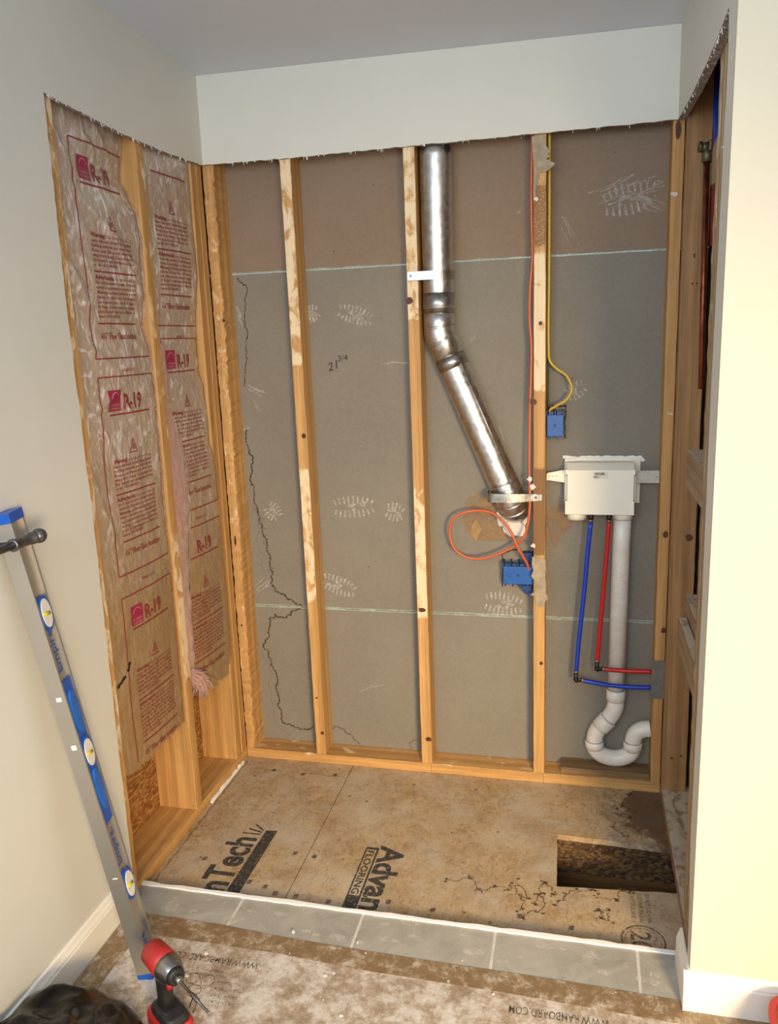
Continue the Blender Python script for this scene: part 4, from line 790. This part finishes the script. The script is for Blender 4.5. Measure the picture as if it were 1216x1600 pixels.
# ------------------------------------------------------------------ WATER BOX, PIPES
wb = empty('washer_box', (1.31, .04, .96), 'ivory plastic washing machine outlet box with a small barcode sticker', 'plumbing box')
m = MB(); m.box(1.206, 1.416, .0, .088, .984, 1.132, 0, .003)
m.prism([(.001, 1.128), (.0, 1.132), (.032, 1.152), (.088, 1.152), (.088, 1.128)], lambda u, v, d: (d, u, v), 1.206, 1.416)
m.build('shell', BOXW, wb)
m = MB()
for x0, x1 in ((1.198, 1.206), (1.416, 1.424)): m = MB(); m.box(x0, x1, .03, .086, 1.03, 1.11, 0, .001); m.build('side_rail', BOXW, wb)
m = MB()
m.box(1.2, 1.209, -.002, .02, .985, 1.03, 0, .001); m.box(1.413, 1.4185, -.002, .02, .985, 1.03, 0, .001); m.box(1.2, 1.209, -.001, .02, 1.118, 1.134, 0, .001); m.box(1.413, 1.4195, -.001, .02, 1.118, 1.134, 0, .001)
stuff(m.build('rim_ledge', BOXW, wb))
m = MB(); m.tube([(1.238, .040, .990), (1.238, .040, .963), (1.238, .040, .9625)], [.0315, .0315, .001], 28); m.build('knockout_socket', BOXW, wb, True)
m = MB(); m.tube([(1.386, .050, .992), (1.386, .050, .963), (1.386, .050, .9628)], [.0325, .0325, .029], 28); m.build('drain_socket', BOXW, wb, True)
m = MB(); m.box(1.196, 1.232, .07, .0885, 1.150, 1.158, 0, .001); m.box(1.196, 1.440, .080, .0885, 1.010, 1.162, 0, .001); m.build('flange', BOXW, wb)
m = MB(); m.add([(1.287, -.0006, 1.104), (1.335, -.0006, 1.104), (1.335, -.0006, 1.128), (1.287, -.0006, 1.128)], [(0, 1, 2, 3)]); st_ = m.build('sticker', plain('sticker_paper', (228, 222, 204), .6, 0, .02), wb)
m = MB(); R = random.Random(3); x = 1.293
while x < 1.325: w = R.choice((.0006, .001, .0016)); m.add([(x, -.001, 1.116), (x+w, -.001, 1.116), (x+w, -.001, 1.125), (x, -.001, 1.125)], [(0, 1, 2, 3)]); x += w+R.choice((.0007, .0012))
m.add([(1.290, -.001, 1.109), (1.314, -.001, 1.1115), (1.302, -.001, 1.1125), (1.290, -.001, 1.1125)], [(0, 1, 2, 3)]); m.add([(1.292, -.001, 1.1065), (1.306, -.001, 1.1065), (1.306, -.001, 1.1075), (1.292, -.001, 1.1075)], [(0, 1, 2, 3)]); m.build('barcode', MARK, st_)
m = MB(); m.prism([(1.139, 1.092), (1.206, 1.082), (1.206, 1.128), (1.139, 1.115)], lambda u, v, d: (u, d, v), .045, .047); m.box(1.1385, 1.1405, .03, .047, 1.092, 1.115)
m2 = MB()
for xx in (1.147, 1.158, 1.169): m2.tube([(xx, .045, 1.105), (xx, .0447, 1.105)], .0016, 8)
o = tag(m.build('support_arm', BOXW), 'pale tapered strap from the ivory box to the stud on its left', 'bracket'); m2.build('hole', DARK, o)
m = MB(); m.box(1.416, 1.4965, .045, .047, 1.083, 1.124); m2 = MB(); m2.tube([(1.491, .045, 1.104), (1.491, .0447, 1.104)], .0018, 8)
o = tag(m.build('support_arm', plain('grey_beige_plastic', (196, 192, 178), .5)), 'flat grey strap from the ivory box to the right stud', 'bracket'); m2.build('hole', DARK, o)
m = MB(); R = random.Random(6)
m.prism([(1.19, 1.158)]+[(1.19+.25*i/20, 1.166+R.uniform(-.003, .003)) for i in range(21)]+[(1.455, 1.152), (1.445, 1.146), (1.44, 1.15)], lambda u, v, d: (u, d, v), .0868, .0888)
tag(m.build('paper_fringe', THIN), 'ragged white torn edge above the ivory box', 'paper')
dp = empty('drain_pipe', (1.38, .058, .06), 'white plastic drain pipe ending in a curved trap', 'pipe'); py, pr = .057, .0288
m = MB(); m.tube([(1.386, py-.006, .975), (1.384, py-.003, .873), (1.379, py, .33)], pr, 32); m.build('standpipe', PVC, dp, True)
def coup(m, a, b, r): a, b = Vector(a), Vector(b); m.tube([a, a+(b-a)*.02, a+(b-a)*.98, b], [r-.002, r, r, r-.002], 32)
m = MB(); coup(m, (1.379, py, .352), (1.379, py, .312), pr+.0035); m.build('coupling', PVC, dp, True)
m = MB(); m.tube(smooth_path([(1.379, py, .318), (1.379, py, .295), (1.372, py, .268), (1.355, py, .238), (1.342, py, .222)], 5), pr, 32); m.build('upper_bend', PVC, dp, True)
m = MB(); coup(m, (1.356, py, .238), (1.328, py, .203), pr+.0035); m.build('coupling', PVC, dp, True)
m = MB(); m.tube(smooth_path([(1.338, py, .216), (1.322, py, .196), (1.312, py, .170), (1.310, py, .145)], 5), pr, 32); m.build('side_bend', PVC, dp, True)
m = MB(); coup(m, (1.310, py, .152), (1.310, py, .124), pr+.0035); m.build('coupling', PVC, dp, True)
m = MB(); m.tube([(1.3755-.0655*math.cos(q), py, .133-.0445*math.sin(q)) for q in [PI*i/22 for i in range(23)]], pr, 32); m.build('trap_bend', PVC, dp, True)
m = MB(); coup(m, (1.441, py, .158), (1.441, py, .128), pr+.0035); m.build('coupling', PVC, dp, True)
m = MB(); m.tube(smooth_path([(1.441, py, .145), (1.443, py, .168), (1.453, py, .193), (1.475, py, .207), (1.4975, py, .210)], 5), pr, 32); m.build('outlet_elbow', PVC, dp, True)
for c_, d_ in (((1.379, py, .3525), (0, 0, 1)), ((1.379, py, .3115), (0, 0, 1)), ((1.3565, py, .2385), (.6, 0, .78)), ((1.3275, py, .2025), (.6, 0, .78)), ((1.310, py, .1525), (0, 0, 1)), ((1.310, py, .1235), (0, 0, 1)), ((1.441, py, .1585), (0, 0, 1)), ((1.441, py, .1275), (0, 0, 1)), ((1.386, .051, .9620), (0, 0, 1))):
    m = MB(); ringtube(m, c_, d_, pr+.0006, 0, .0013); m.build('joint_line', PLATE, dp, True)
def pex(nm, label, mat, vert, horiz):
    e = empty(nm, vert[-1], label, 'pipe')
    m = MB(); m.tube(smooth_path(vert, 6), .0078, 16); m.build('upright_tube', mat, e, True)
    m = MB(); m.tube(smooth_path(horiz, 6), .0078, 16); m.build('level_tube', mat, e, True)
    c = Vector(vert[-1]); h = Vector(horiz[0]); m = MB(); k = Vector((c.x-.001, c.y, h.z-.001))
    m.tube([c+Vector((0, 0, .004)), k+Vector((0, 0, .004)), k+Vector((.003, 0, 0)), h+Vector((.004, 0, 0))], .0068, 12); m.tube([k+Vector((-.003, 0, .006)), k+Vector((.006, 0, -.004))], .0085, 12); m.build('elbow_fitting', BLACK, e, True)
    t = Vector(vert[0])
    for a, b in ((c+Vector((0, 0, .001)), c+Vector((0, 0, .008))), (h+Vector((-.001, 0, 0)), h+Vector((.007, 0, 0))), (t+Vector((0, 0, .001)), t+Vector((0, 0, .010)))): m = MB(); m.tube([a, b], .0086, 16); m.build('crimp_ring', BRASS, e, True)
    m = MB(); m.tube([t+Vector((0, 0, .008)), t+Vector((0, 0, .026))], .0095, 12); m.build('inlet_fitting', BLACK, e, True)
pex('water_pipe', 'blue water pipe dropping from the ivory box and turning right', PEXB, [(1.283,.012,.958),(1.274,.012,.838),(1.265,.012,.709),(1.251,.012,.544),(1.243,.012,.423)], [(1.262,.012,.397),(1.30,.012,.391),(1.348,.012,.385),(1.415,.012,.382),(1.4975,.012,.385)])
pex('water_pipe', 'red water pipe dropping from the ivory box and turning right', PEXR, [(1.342,.012,.958),(1.338,.012,.871),(1.33,.012,.744),(1.321,.012,.601),(1.313,.012,.467)], [(1.331,.012,.442),(1.36,.012,.441),(1.407,.012,.44),(1.4975,.012,.442)])
# right cavity pipes
cp = empty('copper_pipe', (1.55, -.416, 1.416), 'thin dark copper pipe with an elbow fitting in the right wall cavity', 'pipe')
m = MB(); m.tube([(1.55, -.33, 1.99), (1.55, -.37, 1.70), (1.55, -.416, 1.416)], .0080, 16); m.build('tube', COPPER, cp, True)
m = MB(); m.tube([(1.55, -.329, 1.985), (1.55, -.326, 2.018)], .0125, 14); m.tube([(1.556, -.326, 2.022), (1.534, -.330, 2.022)], .0115, 14); m.tube([(1.537, -.33, 2.022), (1.529, -.331, 2.022)], .0135, 6); m.box(1.552, 1.561, -.345, -.305, 2.01, 2.036, 0, .002); m.build('elbow_fitting', CAST, cp, True)
REDD = plain('dull_red_tube', (140, 30, 34), .4, 0, .05); BLUD = plain('dull_blue_tube', (22, 60, 170), .4, 0, .05)
for mat, x, y, lb in ((BLUD, 1.590, -.15, 'blue pipe in the dark top of the right wall cavity'), (REDD, 1.602, -.075, 'red pipe in the right wall cavity behind the copper pipe')):
    m = MB(); m.tube([(x, y, 2.32), (x, y-.02, 2.12), (x+.004, y-(.17 if mat is BLUD else .03), 1.80)], .008, 14); tag(m.build('water_pipe', mat, smooth=True), lb, 'pipe')
# ------------------------------------------------------------------ LEVEL
def frame(p0, p1, nx):
    a = (Vector(p1)-Vector(p0)); L = a.length; a.normalize(); n = Vector(nx); n = (n-a*n.dot(a)).normalized(); e = a.cross(n); return Vector(p0), a, n, e, L
C0, AX, NW, EW, LL = frame((0.219,-1.122,0.023), (0.056,-1.21,1.236), (.978, .208, 0))
if EW.y < 0: EW = -EW
TH, HW = .036, .060
def LP(n, e, a): return C0+NW*n+EW*e+AX*a
lv = empty('spirit_level', C0, 'long aluminium spirit level with blue inserts leaning on the left wall', 'spirit level')
def lbox(m, n0, n1, e0, e1, a0, a1, mi=0): m.add([LP(n, e, a) for a in (a0, a1) for e in (e0, e1) for n in (n0, n1)], [(0, 2, 3, 1), (4, 5, 7, 6), (0, 1, 5, 4), (2, 6, 7, 3), (0, 4, 6, 2), (1, 3, 7, 5)], mi)
m = MB(); lbox(m, -TH, 0, 0, .006, .012, LL-.015); lbox(m, -TH, 0, HW-.006, HW, .012, LL-.015); lbox(m, -TH+.008, -.007, .006, HW-.006, .012, LL-.015); m.build('beam', ALU, lv)
m = MB(); lbox(m, -TH-.001, .001, -.001, HW+.001, 0, .016); m.build('end_cap', LBLU, lv)
m = MB(); lbox(m, -TH-.001, .001, -.001, HW+.001, LL-.022, LL); m.build('end_cap', LBLU, lv)
m = MB(); lbox(m, -.0068, -.003, .008, HW-.008, .440, .820); m.build('centre_insert', LBLU, lv)
def oval(m, a, ha, he, n0, n1, k=24):
    P = []
    for i in range(k):
        q = 2*PI*i/k; s_ = math.sin(q); P.append((math.cos(q)*he, s_*ha))
    m.prism(P, lambda u, v, d: LP(d, HW/2+u, a+v), n0, n1)
def groove(m, a, ha): oval(m, a, ha, .016, -.0035, .0016)
for a in (.532, .738):
    m = MB(); groove(m, a, .055); m.build('hand_grip', plain('bright_blue_plastic', (30, 104, 196), .35), lv)
for a in (.262, .630, .985):
    m = MB(); oval(m, a, .042, .026, -.005, .0006); m.build('vial_surround', LBLU, lv)
    m = MB(); oval(m, a, .034, .0205, .0003, .0022); v = m.build('vial_window', VIAL, lv)
    m = MB(); m.tube([LP(.002, HW/2-.016, a+.002), LP(.002, HW/2+.008, a-.003)], .0048, 10); m.build('vial_tube', VIALY, v, True)
m = MB(); a0 = LP(0, 0, 0)
for a, s_ in ((.318, .10), (.838, .11), (.035, .08)):
    put_text(m, 'Empire.', .05, lambda x, y, a=a: LP(-.0062 if a > .1 else -.0062, HW-.020-y*.72, a+x), .012, 2, s_)
stuff(m.build('lettering', BLUPR, lv))
m = MB()
for a, w in ((.78, .01), (.655, .012), (.30, .003)): lbox(m, -.022, -.010, -.0005, 0, a, a+w)
stuff(m.build('paint_fleck', VIAL, lv))
# ------------------------------------------------------------------ TOWEL BAR
tb = empty('towel_bar', (T, -1.30, 1.18), 'dark grey metal bar with a knobbed end crossing the top of the spirit level', 'rail')
m = MB(); bx, bz = .116, 1.186; m.tube([(bx, -1.95, bz), (bx, -1.272, bz)], .0085, 20); m.build('bar', GUN, tb, True)
m = MB(); m.tube([(bx, -1.285, bz), (bx, -1.2845, bz), (bx, -1.279, bz), (bx, -1.278, bz), (bx, -1.222, bz), (bx, -1.221, bz), (bx, -1.216, bz), (bx, -1.215, bz)], [.009, .0135, .0135, .0115, .0115, .0135, .0135, .009], 22); m.tube([(bx-.001, -1.279, bz), (T+.004, -1.345, bz+.006)], .007, 14); m.tube([(T, -1.345, bz+.006), (T+.006, -1.345, bz+.006)], .022, 20); m.build('post', GUN, tb, True)
m = MB(); N = 10; m.tube([(bx, -1.217+.0, bz)]+[(bx, -1.198-.0155*math.cos(PI*i/N), bz) for i in range(1, N)]+[(bx, -1.180, bz)], [.008]+[.0155*math.sin(PI*i/N)+.001 for i in range(1, N)]+[.003], 20); m.build('finial', GUN, tb, True)
# ------------------------------------------------------------------ IMPACT DRIVER
DB = Vector((.338, -1.250, .0226)); DA = .98
dv = empty('impact_driver', DB, 'red and black cordless impact driver standing on its battery beside the level', 'power tool')
fd = Vector((math.sin(DA), -math.cos(DA), 0)); sd_ = Vector((fd.y, -fd.x, 0))*-1
DSC = .93
def D(f_, s_, z): return DB+(fd*f_+sd_*s_)*DSC+Vector((0, 0, z*DSC))
def dloft(m, secs, n=20, p=2.6):
    vs = []
    for (fc, zc_, rf, rs, tilt) in secs:
        for k in range(n):
            q = 2*PI*k/n; c, s_ = math.cos(q), math.sin(q); c = math.copysign(abs(c)**(2/p), c); s_ = math.copysign(abs(s_)**(2/p), s_)
            vs.append(D(fc+c*rf, s_*rs, zc_+c*rf*tilt))
    N = len(secs); fs = [(i*n+k, i*n+(k+1) % n, (i+1)*n+(k+1) % n, (i+1)*n+k) for i in range(N-1) for k in range(n)]+[tuple(range(n)), tuple((N-1)*n+k for k in range(n))]
    return m.add(vs, fs)
m = MB(); dloft(m, [(.0, .0, .058, .036, 0), (.0, .004, .062, .040, 0), (.0, .038, .062, .040, 0), (-.002, .046, .058, .036, 0)], 24, 5); m.build('battery', REDP, dv)
m = MB(); dloft(m, [(.004, .044, .050, .033, 0), (.002, .052, .052, .034, 0), (-.002, .062, .046, .030, 0), (-.008, .070, .028, .022, 0)], 24, 4); m.build('foot', BLKP, dv)
m = MB(); dloft(m, [(-.012, .060, .024, .0205, .0), (-.014, .09, .020, .0185, .1), (-.014, .12, .0215, .0185, .1), (-.010, .142, .025, .020, .1), (-.004, .158, .034, .022, 0)], 20, 2.4); m.build('handle', BLKP, dv, True)
m = MB(); dloft(m, [(.018, .128, .006, .009, 0), (.020, .138, .008, .010, 0), (.022, .152, .012, .012, 0)], 12, 2.5); m.build('trigger', REDP, dv, True)
m = MB(); hz = .188
m.tube([D(f_, 0, hz) for f_ in (-.070, -.068, -.060, -.02, .012, .013)], [x*DSC for x in (.012, .026, .032, .034, .034, .025)], 28); m.build('motor_housing', REDP, dv, True)
m = MB(); m.tube([D(f_, 0, hz) for f_ in (.012, .014, .03, .048, .056)], [x*DSC for x in (.030, .035, .033, .027, .020)], 28); m.build('gear_case', CHROME, dv, True)
m = MB(); m.tube([D(f_, 0, hz) for f_ in (.050, .052, .062, .064, .065)], [x*DSC for x in (.020, .0235, .021, .017, .010)], 28); m.build('nose_bumper', BLKP, dv, True)
m = MB(); m.tube([D(f_, 0, hz) for f_ in (.060, .078, .080, .081)], [x*DSC for x in (.0105, .0100, .008, .005)], 20); m.build('chuck', CHROME, dv, True)
m = MB(); m.tube([D(f_, 0, hz) for f_ in (.078, .130, .132, .160, .162, .205, .208, .212)], [.0032, .0032, .005, .005, .003, .003, .0022, .0012], 8); m.build('driver_bit', CHROME, dv, True)
m = MB(); m.tube(smooth_path([D(.045, .040, .050), D(.052, .048, .075), D(.050, .050, .10), D(.030, .050, .075), D(.025, .042, .052)], 3), .0018, 8); m.build('belt_hook', CHROME, dv, True)
m = MB(); m.add([D(.026+a*.020, b*.024, .0465+.0) for a, b in ((-1, -1), (1, -1), (1, 1), (-1, 1))]+[D(.030+a*.018, b*.022, .0625-.01) for a, b in ((-1, -1), (1, -1), (1, 1), (-1, 1))], [(4, 5, 6, 7), (0, 1, 5, 4), (1, 2, 6, 5), (2, 3, 7, 6), (3, 0, 4, 7)]); m.build('button_panel', BLKP, dv)
m = MB()
for i in range(4): m.add([D(.036+a*.004, -.015+.010*i+b*.003, .0545) for a, b in ((-1, -1), (1, -1), (1, 1), (-1, 1))], [(0, 1, 2, 3)])
stuff(m.build('mode_marks', VIAL, dv))
# ------------------------------------------------------------------ BAG
m = MB(); nx, ny = 90, 90
def bagz(x, y):
    u, v = (x-.16)/.265, (y+1.60)/.37; r = math.hypot(u, v); h = max(0, 1-r**2.6)**.5 if r < 1 else 0
    z = .165*h*(.82+.25*noise.noise(Vector((x*5, y*5, 1))))*(1-.25*u)
    n = 0
    for s_, a in ((6, .016), (14, .010), (32, .005)): n += (1-abs(noise.noise(Vector((x*s_+y*4, y*s_*.6, s_))))*3)*a
    return .024+z+n*min(1, h*2)
for j in range(ny+1):
    for i in range(nx+1):
        a = 2*PI*i/nx; r_ = 1.0*j/ny; x, y = .16+.265*r_*math.cos(a), -1.60+.37*r_*math.sin(a); m.v.append((max(.032, x), y, bagz(x, y)))
m.f = [(j*(nx+1)+i, j*(nx+1)+i+1, (j+1)*(nx+1)+i+1, (j+1)*(nx+1)+i) for j in range(ny) for i in range(nx)]; m.m = [0]*len(m.f)
tag(m.build('plastic_bag', BAG, smooth=True, origin=(.16, -1.66, .023)), 'crumpled glossy black plastic bag on the floor at the lower left', 'bag')
# ------------------------------------------------------------------ RED TUB
rb = empty('red_tub', (1.812, -1.16, .0226), 'red plastic tub beside the right baseboard', 'tub')
m = MB(); n = 32
def rr(cx, cy, hx, hy, z, n=32):
    o = []
    for k in range(n):
        q = 2*PI*(k+.5)/n; c, s_ = math.cos(q), math.sin(q); o.append((cx+hx*math.copysign(abs(c)**.4, c), cy+hy*math.copysign(abs(s_)**.4, s_), z))
    return o
L = [rr(1.812, -1.16, .13, .13, .0228), rr(1.812, -1.16, .15, .15, .130), rr(1.812, -1.16, .144, .144, .130), rr(1.812, -1.16, .125, .125, .030)]
m.add([p for l in L for p in l], [(i*n+k, i*n+(k+1) % n, (i+1)*n+(k+1) % n, (i+1)*n+k) for i in range(3) for k in range(n)]+[tuple(range(n)), tuple(3*n+k for k in range(n))]); m.build('body', REDP, rb)
m = MB(); L = [rr(1.812, -1.16, .150, .150, .122), rr(1.812, -1.16, .159, .159, .122), rr(1.812, -1.16, .160, .160, .133), rr(1.812, -1.16, .147, .147, .135)]
m.add([p for l in L for p in l], [(i*n+k, i*n+(k+1) % n, ((i+1) % 4)*n+(k+1) % n, ((i+1) % 4)*n+k) for i in range(4) for k in range(n)]); m.build('rim', REDP, rb)
for o in list(bpy.data.objects):
    if '_o' in o: del o['_o']
